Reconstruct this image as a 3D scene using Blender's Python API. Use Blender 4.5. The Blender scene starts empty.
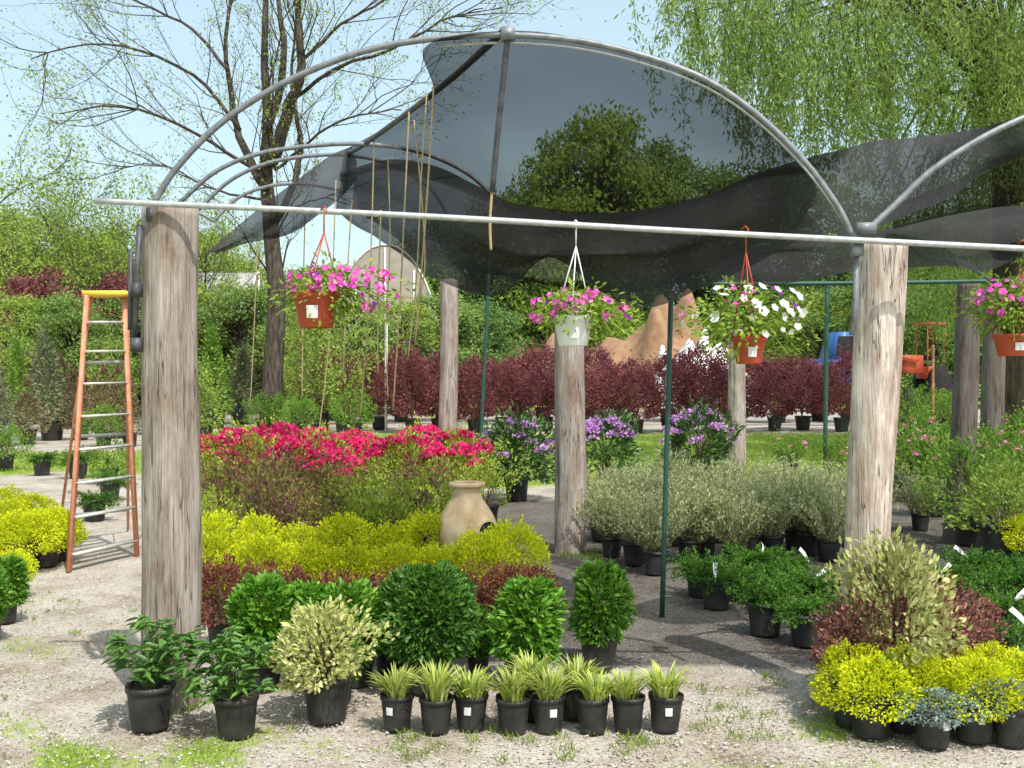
import bpy, math, random
import numpy as np
from mathutils import Vector
rng=np.random.default_rng(11); random.seed(11)
F=1081.0; HC=1.7; HY=370.0
def W(px,py,d): return np.array([(px-512)/F*d, d, HC-(py-HY)/F*d])
def G(px,py):
    d=HC*F/(py-HY); return np.array([(px-512)/F*d, d, 0.0])
scene=bpy.context.scene; COL=scene.collection
# ---------------------------------------------------------------- mesh builder
class MB:
    def __init__(s): s.v=[];s.l=[];s.s=[];s.m=[];s.n=0
    def add(s,v,f,mat=0):
        v=np.asarray(v,float).reshape(-1,3); f=np.asarray(f,int)
        s.v.append(v); s.l.append((f+s.n).ravel()); s.s.append(np.full(len(f),f.shape[1])); s.m.append(np.full(len(f),mat)); s.n+=len(v)
        return s
    def build(s,name,mats,smooth=True):
        me=bpy.data.meshes.new(name)
        v=np.concatenate(s.v); l=np.concatenate(s.l); sz=np.concatenate(s.s); m=np.concatenate(s.m)
        me.vertices.add(len(v)); me.vertices.foreach_set('co',v.ravel().astype(np.float32))
        me.loops.add(len(l)); me.loops.foreach_set('vertex_index',l.astype(np.int32))
        me.polygons.add(len(sz)); st=np.concatenate([[0],np.cumsum(sz)[:-1]])
        me.polygons.foreach_set('loop_start',st.astype(np.int32)); me.polygons.foreach_set('loop_total',sz.astype(np.int32))
        me.polygons.foreach_set('material_index',m.astype(np.int32))
        me.polygons.foreach_set('use_smooth',np.full(len(sz),smooth))
        for mt in mats: me.materials.append(mt)
        me.update(); me.validate(); return me
def unit(a): return a/np.maximum(np.linalg.norm(a,axis=-1,keepdims=True),1e-9)
def rnd(n): return unit(rng.normal(size=(n,3)))
def leaves(mb,P,D,L,Wd,N=None,fold=0.12,droop=0.12,mat=0,simple=False):
    n=len(P); D=unit(D)
    if N is None: N=rnd(n)+np.array([0,0,.8])
    N=unit(N-D*np.sum(N*D,axis=1,keepdims=True)); S=np.cross(D,N)
    L=np.broadcast_to(np.asarray(L,float),(n,))[:,None]; Wd=np.broadcast_to(np.asarray(Wd,float),(n,))[:,None]
    if simple:
        v=np.stack([P,P+D*L*.45+S*Wd*.5,P+D*L-N*L*droop,P+D*L*.45-S*Wd*.5],axis=1).reshape(-1,3)
        b=np.arange(n)[:,None]*4; mb.add(v,b+np.array([[0,3,2,1]]),mat); return
    tip=P+D*L-N*L*droop
    v=np.stack([P,P+D*L*.3+S*Wd*.46+N*Wd*fold,P+D*L*.68+S*Wd*.4+N*(Wd*fold-L*droop*.4),tip,
                P+D*L*.68-S*Wd*.4+N*(Wd*fold-L*droop*.4),P+D*L*.3-S*Wd*.46+N*Wd*fold],axis=1).reshape(-1,3)
    b=np.arange(n)[:,None]*6
    f=np.concatenate([b+np.array([[0,3,2,1]]),b+np.array([[0,5,4,3]])])
    mb.add(v,f,mat)
def tube(mb,pts,rad,seg=8,mat=0,cap=True):
    pts=np.asarray(pts,float); k=len(pts); rad=np.broadcast_to(np.asarray(rad,float),(k,))
    T=unit(np.gradient(pts,axis=0)); up=np.array([0,0,1.0]) if abs(T[0][2])<.9 else np.array([1.0,0,0])
    vs=[]; a=np.linspace(0,2*np.pi,seg,endpoint=False)
    A=unit(np.cross(T[0],up))
    for i in range(k):
        A=unit(A-T[i]*np.dot(A,T[i])); B=np.cross(T[i],A)
        vs.append(pts[i]+rad[i]*(np.cos(a)[:,None]*A+np.sin(a)[:,None]*B))
    v=np.concatenate(vs); j=np.arange(seg); j2=(j+1)%seg; f=[]
    for i in range(k-1): f.append(np.stack([i*seg+j,i*seg+j2,(i+1)*seg+j2,(i+1)*seg+j],1))
    mb.add(v,np.concatenate(f),mat)
    if cap:
        n0=mb.n-len(v)
        mb.l.append((np.array([list(range(seg))[::-1]])+n0).ravel()); mb.s.append(np.array([seg])); mb.m.append(np.array([mat]))
        mb.l.append((np.array([list(range(seg))])+n0+len(v)-seg).ravel()); mb.s.append(np.array([seg])); mb.m.append(np.array([mat]))
def lathe(mb,prof,seg=28,mat=0,c=(0,0,0)):
    a=np.linspace(0,2*np.pi,seg,endpoint=False); prof=np.asarray(prof,float); k=len(prof)
    v=np.stack([prof[:,0][:,None]*np.cos(a),prof[:,0][:,None]*np.sin(a),np.repeat(prof[:,1][:,None],seg,1)],2).reshape(-1,3)+np.array(c)
    j=np.arange(seg); j2=(j+1)%seg; f=[np.stack([i*seg+j,i*seg+j2,(i+1)*seg+j2,(i+1)*seg+j],1) for i in range(k-1)]
    mb.add(v,np.concatenate(f),mat)
def box(mb,c,s,mat=0,R=None):
    c=np.array(c,float); s=np.array(s,float)/2
    v=np.array([[x,y,z] for x in(-1,1) for y in(-1,1) for z in(-1,1)],float)*s
    if R is not None: v=v@np.array(R).T
    mb.add(v+c,[[0,1,3,2],[4,6,7,5],[0,4,5,1],[2,3,7,6],[0,2,6,4],[1,5,7,3]],mat)
def beam(mb,a,b,w,t,mat=0,side=(1,0,0)):
    a=np.array(a,float);b=np.array(b,float);T=unit(b-a);S=np.array(side,float);S=unit(S-T*np.dot(S,T));U=np.cross(T,S)
    R=np.stack([S,U,T],1); box(mb,(a+b)/2,(w,t,np.linalg.norm(b-a)),mat,R)
def catmull(P,n):
    P=np.asarray(P,float); Q=np.concatenate([[2*P[0]-P[1]],P,[2*P[-1]-P[-2]]]); k=len(P)-1
    t=np.linspace(0,k-1e-9,n); i=t.astype(int); u=(t-i).reshape((-1,)+(1,)*(P.ndim-1))
    a,b,c,d=Q[i],Q[i+1],Q[i+2],Q[i+3]
    return .5*((2*b)+(-a+c)*u+(2*a-5*b+4*c-d)*u*u+(-a+3*b-3*c+d)*u**3)
# ---------------------------------------------------------------- materials
def newmat(name):
    m=bpy.data.materials.new(name); m.use_nodes=True; nt=m.node_tree; nt.nodes.clear()
    o=nt.nodes.new('ShaderNodeOutputMaterial'); return m,nt,o
def ramp(nt,cols,pos=None,interp='LINEAR'):
    r=nt.nodes.new('ShaderNodeValToRGB'); cr=r.color_ramp; cr.interpolation=interp
    pos=pos or list(np.linspace(0,1,len(cols)))
    while len(cr.elements)<len(cols): cr.elements.new(.5)
    for e,c,p in zip(cr.elements,cols,pos): e.position=p; e.color=(*c,1)
    return r
def leafmat(name,cols,trans=.35,rough=.55,spec=.0,var=.3,gain=1.0):
    m,nt,o=newmat(name); N=nt.nodes; Lk=nt.links.new
    cols=[tuple(min(x*gain,.88) for x in c) for c in cols]
    g=N.new('ShaderNodeNewGeometry'); r=ramp(nt,cols); Lk(g.outputs['Random Per Island'],r.inputs[0])
    oi=N.new('ShaderNodeObjectInfo'); mr=N.new('ShaderNodeMapRange'); Lk(oi.outputs['Random'],mr.inputs[0]); mr.inputs[3].default_value=1-var/2; mr.inputs[4].default_value=1+var/2
    mx=N.new('ShaderNodeVectorMath'); mx.operation='SCALE'; Lk(r.outputs[0],mx.inputs[0]); Lk(mr.outputs[0],mx.inputs['Scale'])
    p=N.new('ShaderNodeBsdfDiffuse'); Lk(mx.outputs[0],p.inputs[0]); t=N.new('ShaderNodeBsdfTranslucent'); Lk(mx.outputs[0],t.inputs[0])
    s=N.new('ShaderNodeMixShader'); s.inputs[0].default_value=trans; Lk(p.outputs[0],s.inputs[1]); Lk(t.outputs[0],s.inputs[2]); out=s
    if spec>0:
        gl=N.new('ShaderNodeBsdfGlossy'); gl.inputs['Roughness'].default_value=rough; gl.inputs[0].default_value=(1,1,1,1)
        s2=N.new('ShaderNodeMixShader'); s2.inputs[0].default_value=spec; Lk(s.outputs[0],s2.inputs[1]); Lk(gl.outputs[0],s2.inputs[2]); out=s2
    Lk(out.outputs[0],o.inputs[0]); return m
def noisemat(name,cols,scale=5,vec=(1,1,1),rough=.7,metal=0,bump=.0,detail=4,pos=None,spec=.4,bscale=None):
    m,nt,o=newmat(name); N=nt.nodes; Lk=nt.links.new
    tc=N.new('ShaderNodeTexCoord'); mp=N.new('ShaderNodeMapping'); mp.inputs['Scale'].default_value=vec; Lk(tc.outputs['Object'],mp.inputs[0])
    nz=N.new('ShaderNodeTexNoise'); nz.inputs['Scale'].default_value=scale; nz.inputs['Detail'].default_value=detail; Lk(mp.outputs[0],nz.inputs['Vector'])
    r=ramp(nt,cols,pos or list(np.linspace(.3,.7,len(cols)))); Lk(nz.outputs[0],r.inputs[0])
    p=N.new('ShaderNodeBsdfPrincipled'); p.inputs['Roughness'].default_value=rough; p.inputs['Metallic'].default_value=metal; p.inputs['Specular IOR Level'].default_value=spec
    Lk(r.outputs[0],p.inputs['Base Color'])
    if bump:
        b=N.new('ShaderNodeBump'); b.inputs['Strength'].default_value=bump; b.inputs['Distance'].default_value=.02; Lk(nz.outputs[0],b.inputs['Height']); Lk(b.outputs[0],p.inputs['Normal'])
    Lk(p.outputs[0],o.inputs[0]); return m
M={}
M['pot']=noisemat('black_plastic',[(.012,.012,.014),(.045,.043,.04)],9,rough=.5)
M['soil']=noisemat('potting_soil',[(.02,.014,.01),(.07,.05,.035)],60,rough=.95,bump=.5)
M['tag']=noisemat('white_label',[(.62,.62,.62),(.75,.75,.75)],30)
M['stem']=noisemat('plant_stem',[(.09,.06,.03),(.16,.12,.06)],20,detail=1)
M['gstem']=noisemat('green_stem',[(.08,.13,.03),(.13,.2,.06)],20,detail=1)
def woodmat(name,light,peel=0.0):
    m,nt,o=newmat(name); N=nt.nodes; Lk=nt.links.new
    tc=N.new('ShaderNodeTexCoord'); mp=N.new('ShaderNodeMapping'); mp.inputs['Scale'].default_value=(60,60,1.6); Lk(tc.outputs['Object'],mp.inputs[0])
    nz=N.new('ShaderNodeTexNoise'); nz.inputs['Scale'].default_value=1.5; nz.inputs['Detail'].default_value=9; nz.inputs['Roughness'].default_value=.75; Lk(mp.outputs[0],nz.inputs['Vector'])
    r=ramp(nt,[(.10*light,.08*light,.07*light),(.25*light,.215*light,.19*light),(.34*light,.30*light,.27*light),(.44*light,.40*light,.365*light)],[.28,.42,.55,.72]); Lk(nz.outputs[0],r.inputs[0])
    mp2=N.new('ShaderNodeMapping'); mp2.inputs['Scale'].default_value=(9,9,2.2); Lk(tc.outputs['Object'],mp2.inputs[0])
    n2=N.new('ShaderNodeTexNoise'); n2.inputs['Scale'].default_value=1.; n2.inputs['Detail'].default_value=8; n2.inputs['Roughness'].default_value=.7; Lk(mp2.outputs[0],n2.inputs['Vector'])
    hi=1.12+peel*.5
    r2=ramp(nt,[(.50,.41,.35),(.85,.78,.72),(1.0,.98,.96),(hi,hi*.985,hi*.96)],[.32,.45,.53,.62]); Lk(n2.outputs[0],r2.inputs[0])
    mx=N.new('ShaderNodeMix'); mx.data_type='RGBA'; mx.blend_type='MULTIPLY'; mx.inputs[0].default_value=1; Lk(r.outputs[0],mx.inputs[6]); Lk(r2.outputs[0],mx.inputs[7])
    mp3=N.new('ShaderNodeMapping'); mp3.inputs['Scale'].default_value=(26,26,.9); Lk(tc.outputs['Object'],mp3.inputs[0])
    v3=N.new('ShaderNodeTexNoise'); v3.inputs['Scale'].default_value=1.0; v3.inputs['Detail'].default_value=3; Lk(mp3.outputs[0],v3.inputs['Vector'])
    r3=ramp(nt,[(1,1,1),(.13,.10,.09),(1,1,1)],[.480,.497,.514]); Lk(v3.outputs[0],r3.inputs[0])
    n4=N.new('ShaderNodeTexNoise'); n4.inputs['Scale'].default_value=2.; Lk(tc.outputs['Object'],n4.inputs['Vector']); mr=N.new('ShaderNodeMapRange'); Lk(n4.outputs[0],mr.inputs[0]); mr.inputs[1].default_value=.42; mr.inputs[2].default_value=.55
    mx2=N.new('ShaderNodeMix'); mx2.data_type='RGBA'; mx2.blend_type='MULTIPLY'; Lk(mr.outputs[0],mx2.inputs[0]); Lk(mx.outputs[2],mx2.inputs[6]); Lk(r3.outputs[0],mx2.inputs[7])
    p=N.new('ShaderNodeBsdfPrincipled'); p.inputs['Roughness'].default_value=.85; p.inputs['Specular IOR Level'].default_value=.2; Lk(mx2.outputs[2],p.inputs['Base Color'])
    b=N.new('ShaderNodeBump'); b.inputs['Strength'].default_value=1.; b.inputs['Distance'].default_value=.01; Lk(nz.outputs[0],b.inputs['Height']); Lk(b.outputs[0],p.inputs['Normal']); Lk(p.outputs[0],o.inputs[0]); return m
M['wood']=woodmat('weathered_wood',1.2,.2); M['wood2']=woodmat('pale_weathered_wood',2.0,.5); M['wood3']=woodmat('dark_weathered_wood',.5)
M['galv']=noisemat('galvanised_steel',[(.38,.39,.4),(.58,.59,.61)],30,rough=.5,metal=.35)
M['hoopst']=noisemat('dull_steel',[(.15,.16,.17),(.28,.29,.31)],22,rough=.5,metal=.3)
M['green_metal']=noisemat('green_painted_steel',[(.02,.07,.05),(.03,.10,.07)],12,rough=.5)
M['darkpipe']=noisemat('dark_pipe',[(.04,.04,.045),(.1,.1,.11)],20,rough=.5)
M['rope']=noisemat('tan_rope',[(.3,.22,.11),(.5,.39,.2)],90,rough=.9,bump=.4)
M['terra']=noisemat('red_plastic',[(.38,.055,.022),(.45,.075,.03)],6,rough=.4)
M['whitepl']=noisemat('white_plastic',[(.70,.70,.70),(.82,.82,.82)],6,rough=.35)
M['orange']=noisemat('orange_fibreglass',[(.55,.20,.11),(.70,.31,.18)],15,rough=.6)
M['alu']=noisemat('aluminium',[(.42,.40,.37),(.60,.58,.54)],25,rough=.5,metal=.3)
M['yellow']=noisemat('yellow_plastic',[(.75,.5,.05),(.82,.58,.08)],10)
M['clay']=noisemat('tan_clay',[(.44,.29,.16),(.58,.42,.25),(.70,.54,.36)],7,rough=.85,bump=.3)
M['black']=noisemat('flat_black',[(.01,.01,.01),(.025,.02,.02)],7,rough=.9)
M['bark']=noisemat('grey_bark',[(.03,.025,.02),(.075,.06,.048),(.13,.105,.088)],3,vec=(5,5,1),rough=.95,bump=.8,spec=.1)
M['bark2']=noisemat('dark_bark',[(.02,.016,.012),(.07,.055,.04)],3,vec=(5,5,1),rough=.95,bump=.8,spec=.1)
def clothmat(name,op,cols):
    m,nt,o=newmat(name); N=nt.nodes; Lk=nt.links.new
    d=N.new('ShaderNodeBsdfDiffuse'); tc=N.new('ShaderNodeTexCoord'); nz=N.new('ShaderNodeTexNoise'); nz.inputs['Scale'].default_value=1.2; nz.inputs['Detail'].default_value=2; Lk(tc.outputs['Object'],nz.inputs['Vector'])
    r=ramp(nt,cols,[.3,.7]); Lk(nz.outputs[0],r.inputs[0]); Lk(r.outputs[0],d.inputs[0])
    t=N.new('ShaderNodeBsdfTransparent'); s=N.new('ShaderNodeMixShader')
    lw=N.new('ShaderNodeLayerWeight'); lw.inputs[0].default_value=.4
    mr=N.new('ShaderNodeMapRange'); Lk(lw.outputs['Facing'],mr.inputs[0]); mr.inputs[3].default_value=op; mr.inputs[4].default_value=min(op+.25,.97)
    Lk(mr.outputs[0],s.inputs[0]); Lk(t.outputs[0],s.inputs[1]); Lk(d.outputs[0],s.inputs[2]); Lk(s.outputs[0],o.inputs[0]); return m
M['mesh1']=clothmat('shade_mesh_thin',.64,[(.02,.018,.017),(.036,.034,.033)]); M['mesh2']=clothmat('shade_mesh_folded',.80,[(.03,.029,.029),(.058,.056,.057)])
LM={
'striped':leafmat('striped_blade',[(.30,.40,.05),(.58,.62,.12),(.2,.32,.05),(.72,.72,.28)],.3,spec=.02),
'peony':leafmat('peony_leaf',[(.045,.13,.02),(.10,.23,.04),(.16,.30,.06)],.3,.4,.04),
'cream':leafmat('cream_leaf',[(.22,.30,.08),(.62,.60,.24),(.42,.46,.14),(.74,.70,.40)],.3),
'phlox':leafmat('dense_green_leaf',[(.08,.21,.02),(.14,.33,.03),(.22,.43,.05)],.35,.45,.02),
'phlox2':leafmat('deep_green_leaf',[(.045,.14,.018),(.09,.22,.028),(.13,.28,.04)],.28,.45,.02),
'barb':leafmat('barberry_leaf',[(.12,.03,.035),(.24,.07,.065),(.34,.12,.09),(.28,.2,.09)],.35),
'barb2':leafmat('mottled_barberry_leaf',[(.15,.05,.05),(.30,.11,.10),(.46,.27,.20),(.22,.07,.07)],.3),
'gold':leafmat('gold_leaf',[(.54,.60,.02),(.74,.73,.03),(.36,.50,.03)],.35),
'azal':leafmat('azalea_leaf',[(.14,.24,.03),(.33,.43,.05),(.45,.53,.08),(.2,.15,.06)],.35),
'azal2':leafmat('bronze_leaf',[(.18,.06,.08),(.30,.13,.12),(.25,.25,.06),(.38,.36,.1)],.35),
'red':leafmat('red_petal',[(.58,.015,.12),(.78,.06,.24),(.68,.02,.12)],.35),
'lilac':leafmat('lilac_petal',[(.42,.17,.50),(.58,.29,.64),(.72,.47,.75)],.35),
'mag':leafmat('magenta_petal',[(.65,.04,.35),(.8,.16,.52),(.5,.03,.36),(.86,.42,.64)],.35,var=.1),
'white':leafmat('white_petal',[(.75,.75,.72),(.85,.85,.8)],.35,var=.05),
'purple':leafmat('purple_petal',[(.18,.03,.3),(.3,.05,.4)],.3),
'pinkp':leafmat('pink_petal',[(.7,.2,.35),(.8,.35,.45)],.3),
'rhodo':leafmat('rhododendron_leaf',[(.03,.08,.015),(.06,.14,.025),(.12,.22,.045)],.25,.4,.05),
'sal':leafmat('dappled_leaf',[(.25,.32,.12),(.44,.48,.22),(.62,.62,.38),(.32,.37,.15)],.35),
'jun':leafmat('juniper_leaf',[(.035,.11,.018),(.08,.19,.03),(.14,.27,.045)],.25),
'blue':leafmat('blue_grey_leaf',[(.14,.22,.19),(.25,.33,.3),(.34,.41,.36)],.2),
'maple':leafmat('burgundy_leaf',[(.13,.04,.05),(.23,.075,.085),(.34,.13,.13)],.35),
'gen':leafmat('shrub_leaf',[(.09,.19,.03),(.17,.30,.05),(.25,.38,.07)],.35),
'spring':leafmat('spring_leaf',[(.20,.30,.05),(.31,.42,.08),(.41,.50,.12)],.42),
'mid':leafmat('hazed_midgreen_leaf',[(.14,.24,.06),(.23,.34,.09),(.32,.42,.12)],.38),  # leaf colour made paler to paint in distance haze on far trees
'dark':leafmat('hazed_darkgreen_leaf',[(.09,.17,.055),(.15,.24,.07),(.2,.3,.09)],.3),  # also paled, haze of the far tree line is in the colour
'willow':leafmat('willow_leaf',[(.17,.27,.06),(.26,.37,.09),(.36,.46,.14)],.48),
'grass':leafmat('grass_blade',[(.13,.23,.03),(.24,.36,.05),(.34,.43,.09)],.35),
'greyfir':leafmat('grey_conifer_leaf',[(.12,.15,.08),(.2,.22,.12),(.28,.28,.16)],.2),
'brownfir':leafmat('brown_conifer_leaf',[(.16,.11,.06),(.24,.18,.10),(.28,.27,.13)],.2),
'basketleaf':leafmat('petunia_leaf',[(.14,.25,.035),(.27,.40,.06),(.4,.48,.1)],.35),
}
# ---------------------------------------------------------------- object helpers
def obj(name,me,parent=None,loc=(0,0,0),rot=(0,0,0),sc=1.0,label=None):
    o=bpy.data.objects.new(name,me); COL.objects.link(o); o.location=loc; o.rotation_euler=rot
    o.scale=(sc,sc,sc) if np.isscalar(sc) else sc
    if parent: o.parent=parent
    if label: o['label']=label
    return o
def thing(name,loc,label,cat,group=None,rot=0,sc=1.0):
    e=obj(name,None,None,tuple(loc),(0,0,rot),sc); e.empty_display_size=.1; e['label']=label; e['category']=cat
    if group: e['group']=group
    return e
def single(name,me,label,cat,loc=(0,0,0),group=None,rot=(0,0,0)):
    o=obj(name,me,None,tuple(loc),rot); o['label']=label;o['category']=cat
    if group:o['group']=group
    return o
def potmesh(name,R,Hh):
    mb=MB()
    lathe(mb,[(0.001,0),(R*.74,0),(R*.76,.01),(R*.93,Hh*.84),(R*.93,Hh*.86),(R,Hh*.865),(R*1.01,Hh),(R*.96,Hh),(R*.91,Hh*.88)],32,0)
    lathe(mb,[(R*.92,Hh*.9),(R*.5,Hh*.92),(0.001,Hh*.93)],24,1)
    return mb.build(name,[M['pot'],M['soil']])
POT={'s':(potmesh('small_pot',.078,.155),.078,.155),'m':(potmesh('medium_pot',.115,.205),.115,.205),'l':(potmesh('large_pot',.16,.28),.16,.28),'x':(potmesh('tub_pot',.25,.42),.25,.42)}
def tagmesh(R,Hh):
    mb=MB(); a=np.linspace(-.017/R,.017/R,6)-np.pi/2
    r0=R*.90+.002; r1=R*.93+.002; v=[]
    for x in a: v.append([r0*math.cos(x),r0*math.sin(x),Hh*.62-.018])
    for x in a: v.append([r1*math.cos(x),r1*math.sin(x),Hh*.62+.018])
    mb.add(v,[[i,i+1,i+7,i+6] for i in range(5)]); return mb.build('pot_label',[M['tag']])
TAG={k:tagmesh(POT[k][1],POT[k][2]) for k in 'sml'}
def staketag():
    mb=MB(); mb.add([[-.004,0.0,-.1],[.004,0.0,-.1],[.016,0,0],[.02,.02,.05],[-.013,.02,.05],[-.016,0,0]],[[0,1,2,3,4,5]]); return mb.build('plant_tag',[M['tag']])
STK=staketag()
def fol(name,mat,n,R,Hh,z0,prof,L,Wd,lump=.15,inner=.45,up=.5,out=1.,gap=0.,stems=0,shelf=.5,droop=.12,flowers=None,simple=False,top=1.0):
    mb=MB(); u=rng.random(n); th=rng.random(n)*2*np.pi
    r=prof(u)*R; k=1.0
    for j in range(5):
        a,b,c=rng.integers(1,6),rng.uniform(-9,9),rng.uniform(0,6.28); k=k+lump*.5*np.sin(a*th+b*u+c)
    q=inner+(1-inner)*rng.random(n)**.5
    rr=r*k*q; topn=1+lump*top*(.3*np.sin(3*th+rng.uniform(0,6))+.3*np.sin(5*th+rng.uniform(0,6)))+rng.exponential(.05,n)*(lump>.2)*top
    P=np.stack([rr*np.cos(th),rr*np.sin(th),z0+u*Hh*topn*(.9+.1*q)],1)
    if gap>0:
        g=np.zeros(n); s=3.2/R
        for j in range(4):
            w=rng.normal(size=3)*s; g+=np.sin(P@w+rng.uniform(0,6))
        keep=g>(-2.2+gap*2); P=P[keep];th=th[keep];u=u[keep];n=len(P)
    O=np.stack([np.cos(th),np.sin(th),(u-.45)*1.6],1)
    D=O*out+rnd(n)*.7+np.array([0,0,up]); N=O+np.array([0,0,.7])+rnd(n)*shelf
    sz=rng.uniform(.7,1.25,n); leaves(mb,P,D,L*sz,Wd*sz,N,droop=droop,simple=simple)
    for i in range(stems):
        a=rng.uniform(0,6.28); e=rng.uniform(.3,.75)
        p1=np.array([math.cos(a)*R*e,math.sin(a)*R*e,z0+Hh*rng.uniform(.5,.95)])
        tube(mb,[[0,0,z0*.8-.02],p1*np.array([.35,.35,.5])+np.array([0,0,z0*.4]),p1],[.006,.005,.002],4,1,False)
    me=mb.build(name,[mat,M['stem']]); fm=None
    if flowers:
        fb=MB(); fn,fmat,fr,fsz,pn,umin=flowers
        uu=umin+(1-umin)*rng.random(fn)**.7; t2=rng.random(fn)*6.283; R2=prof(uu)*R*1.03
        C=np.stack([R2*np.cos(t2),R2*np.sin(t2),z0+uu*Hh*1.03],1)
        for c in C:
            dd=rnd(pn); dd[:,2]=np.abs(dd[:,2])*.8; pp=c+dd*fr*rng.uniform(.6,1,(pn,1)); leaves(fb,pp,dd+rnd(pn)*.8,fsz,fsz*.85,dd+rnd(pn)*.4,simple=True)
        fm=fb.build(name+'_bloom',[fmat])
    return me,fm
dome=lambda u:np.sqrt(np.clip(1-((u-.35)/.66)**2,0.02,1))
ball=lambda u:np.sqrt(np.clip(1-((u-.45)/.56)**2,0.02,1))
col=lambda u:np.clip(1-np.abs((u-.42)/.6)**3,0.03,1)**.5*(.9+.1*u)
cone=lambda u:np.clip(1-u,.02,1)**.8
vase=lambda u:np.clip(.35+.75*u,0,1)*np.clip(1-((u-.4)/.62)**6,0.05,1)
K={}
def reg(k,pot,fn,n): K[k]=(pot,[fn() for _ in range(n)])
def blades():
    mb=MB()
    for i in range(150):
        a=rng.uniform(0,6.28); l=rng.uniform(.11,.20); lean=rng.uniform(.1,.85); w=rng.uniform(.004,.007)
        t=np.linspace(0,1,6); rr=.055*rng.random()+l*lean*t*(.4+.6*t); z=.14+l*(t*1.05-(.2+.5*lean)*t*t*.8)
        c=np.stack([rr*math.cos(a),rr*math.sin(a),z],1); s=np.array([-math.sin(a),math.cos(a),0]); ww=(w*np.array([.7,1,1,.85,.55,.08]))[:,None]
        v=np.concatenate([c+s*ww,c-s*ww]); mb.add(v,[[j,j+1,j+7,j+6] for j in range(5)])
    return mb.build('striped_grass_blades',[LM['striped']]),None
reg('grass','s',blades,6)
def peony():
    mb=MB()
    for i in range(44):
        a=rng.uniform(0,6.28); rr=rng.uniform(.02,.21); z=.2+rng.uniform(.04,.32)*(1-rr*1.6)
        p=np.array([rr*math.cos(a),rr*math.sin(a),z]); tube(mb,[[.02*math.cos(a),.02*math.sin(a),.18],p*np.array([.5,.5,.8]),p],[.004,.003,.003],5,1,False)
        for j in range(9):
            b=a+rng.uniform(-1.9,1.9); d=np.array([[math.cos(b),math.sin(b),rng.uniform(-.35,.6)]])
            leaves(mb,p[None]+rng.normal(size=(1,3))*.014,d,rng.uniform(.05,.09),rng.uniform(.018,.028),np.array([[0,0,1.]])+rnd(1)*.5,droop=.25)
    return mb.build('peony_leaves',[LM['peony'],M['gstem']]),None
reg('peony','m',peony,2)
reg('cream','m',lambda:fol('variegated_leaves',LM['cream'],2700,.22,.32,.18,ball,.030,.015,.35,.25,.5,stems=20,shelf=.9,gap=.35,top=.9),4)
reg('phlox','m',lambda:fol('dense_leaves',LM['phlox'],2500,.155,.40,.17,col,.052,.020,.2,.3,.3,out=1.0,shelf=.8,gap=.05,top=.4),5)
reg('phloxw','m',lambda:fol('dense_broad_leaves',LM['phlox2'],5200,.24,.42,.17,ball,.042,.018,.2,.35,.35,out=1.,shelf=.8,top=.5),2)
reg('barb','m',lambda:fol('barberry_leaves',LM['barb'],2400,.23,.32,.17,dome,.026,.016,.35,.3,.6,stems=14,shelf=1,gap=.25,simple=True),4)
reg('barb2','m',lambda:fol('mottled_leaves',LM['barb2'],3200,.22,.38,.18,ball,.024,.015,.4,.3,.6,stems=18,shelf=1,gap=.3),4)
reg('gold','m',lambda:fol('gold_leaves',LM['gold'],4200,.215,.26,.14,dome,.019,.010,.24,.45,.45,shelf=1.,gap=.1,top=.7),6)
reg('azal','l',lambda:fol('azalea_leaves',LM['azal'],2300,.36,.5,.22,vase,.042,.019,.45,.35,1.,stems=22,shelf=.8,gap=.4,simple=True),4)
reg('azalb','l',lambda:fol('bronze_leaves',LM['azal2'],2300,.36,.55,.22,vase,.042,.018,.5,.35,1.1,stems=22,shelf=.8,gap=.45,simple=True),4)
def azr(nf): return lambda:fol('azalea_flowering_leaves',LM['azal'],2300,.4,.62,.26,dome,.045,.022,.4,.35,.9,stems=18,shelf=.8,gap=.3,simple=True,flowers=(nf,LM['red'],.075,.05,26,.5))
reg('azalr','l',azr(34),2); K['azalr'][1].extend([azr(12)(),azr(24)(),azr(42)()])
def rho(nf,um): return lambda:fol('rhododendron_leaves',LM['rhodo'],1700,.45,.75,.24,dome,.10,.032,.35,.35,.5,stems=18,shelf=.6,gap=.2,flowers=(nf,LM['lilac'],.07,.048,26,um))
reg('rhodo','l',rho(26,.4),2); reg('rhodo2','l',rho(50,.6),1)
def salix():
    mb=MB()
    for i in range(110):
        a=rng.uniform(0,6.28); e=rng.uniform(.02,.46)*rng.uniform(.6,1); l=rng.uniform(.34,.62); c=np.array([math.cos(a),math.sin(a),0])
        t=np.linspace(0,1,5)[:,None]; bend=rng.normal(size=3)*.06; pts=c*(.05+e*t**1.0)+np.array([0,0,1])*(.16+l*t*(1-.12*e*3))+bend*t*t
        tube(mb,pts,[.003,.0025,.002,.0015,.001],3,1,False)
        n=36; s=rng.random(n)**.8*.95+.05; ix=(s*4).astype(int).clip(0,3); fr=(s*4-ix)[:,None]; P=pts[ix]*(1-fr)+pts[ix+1]*fr
        leaves(mb,P,rnd(n)*.7+np.array([0,0,.8])+c*.3,rng.uniform(.03,.055,n),.011,simple=True)
    return mb.build('willow_shrub_leaves',[LM['sal'],M['stem']]),None
reg('salix','m',salix,4)
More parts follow.
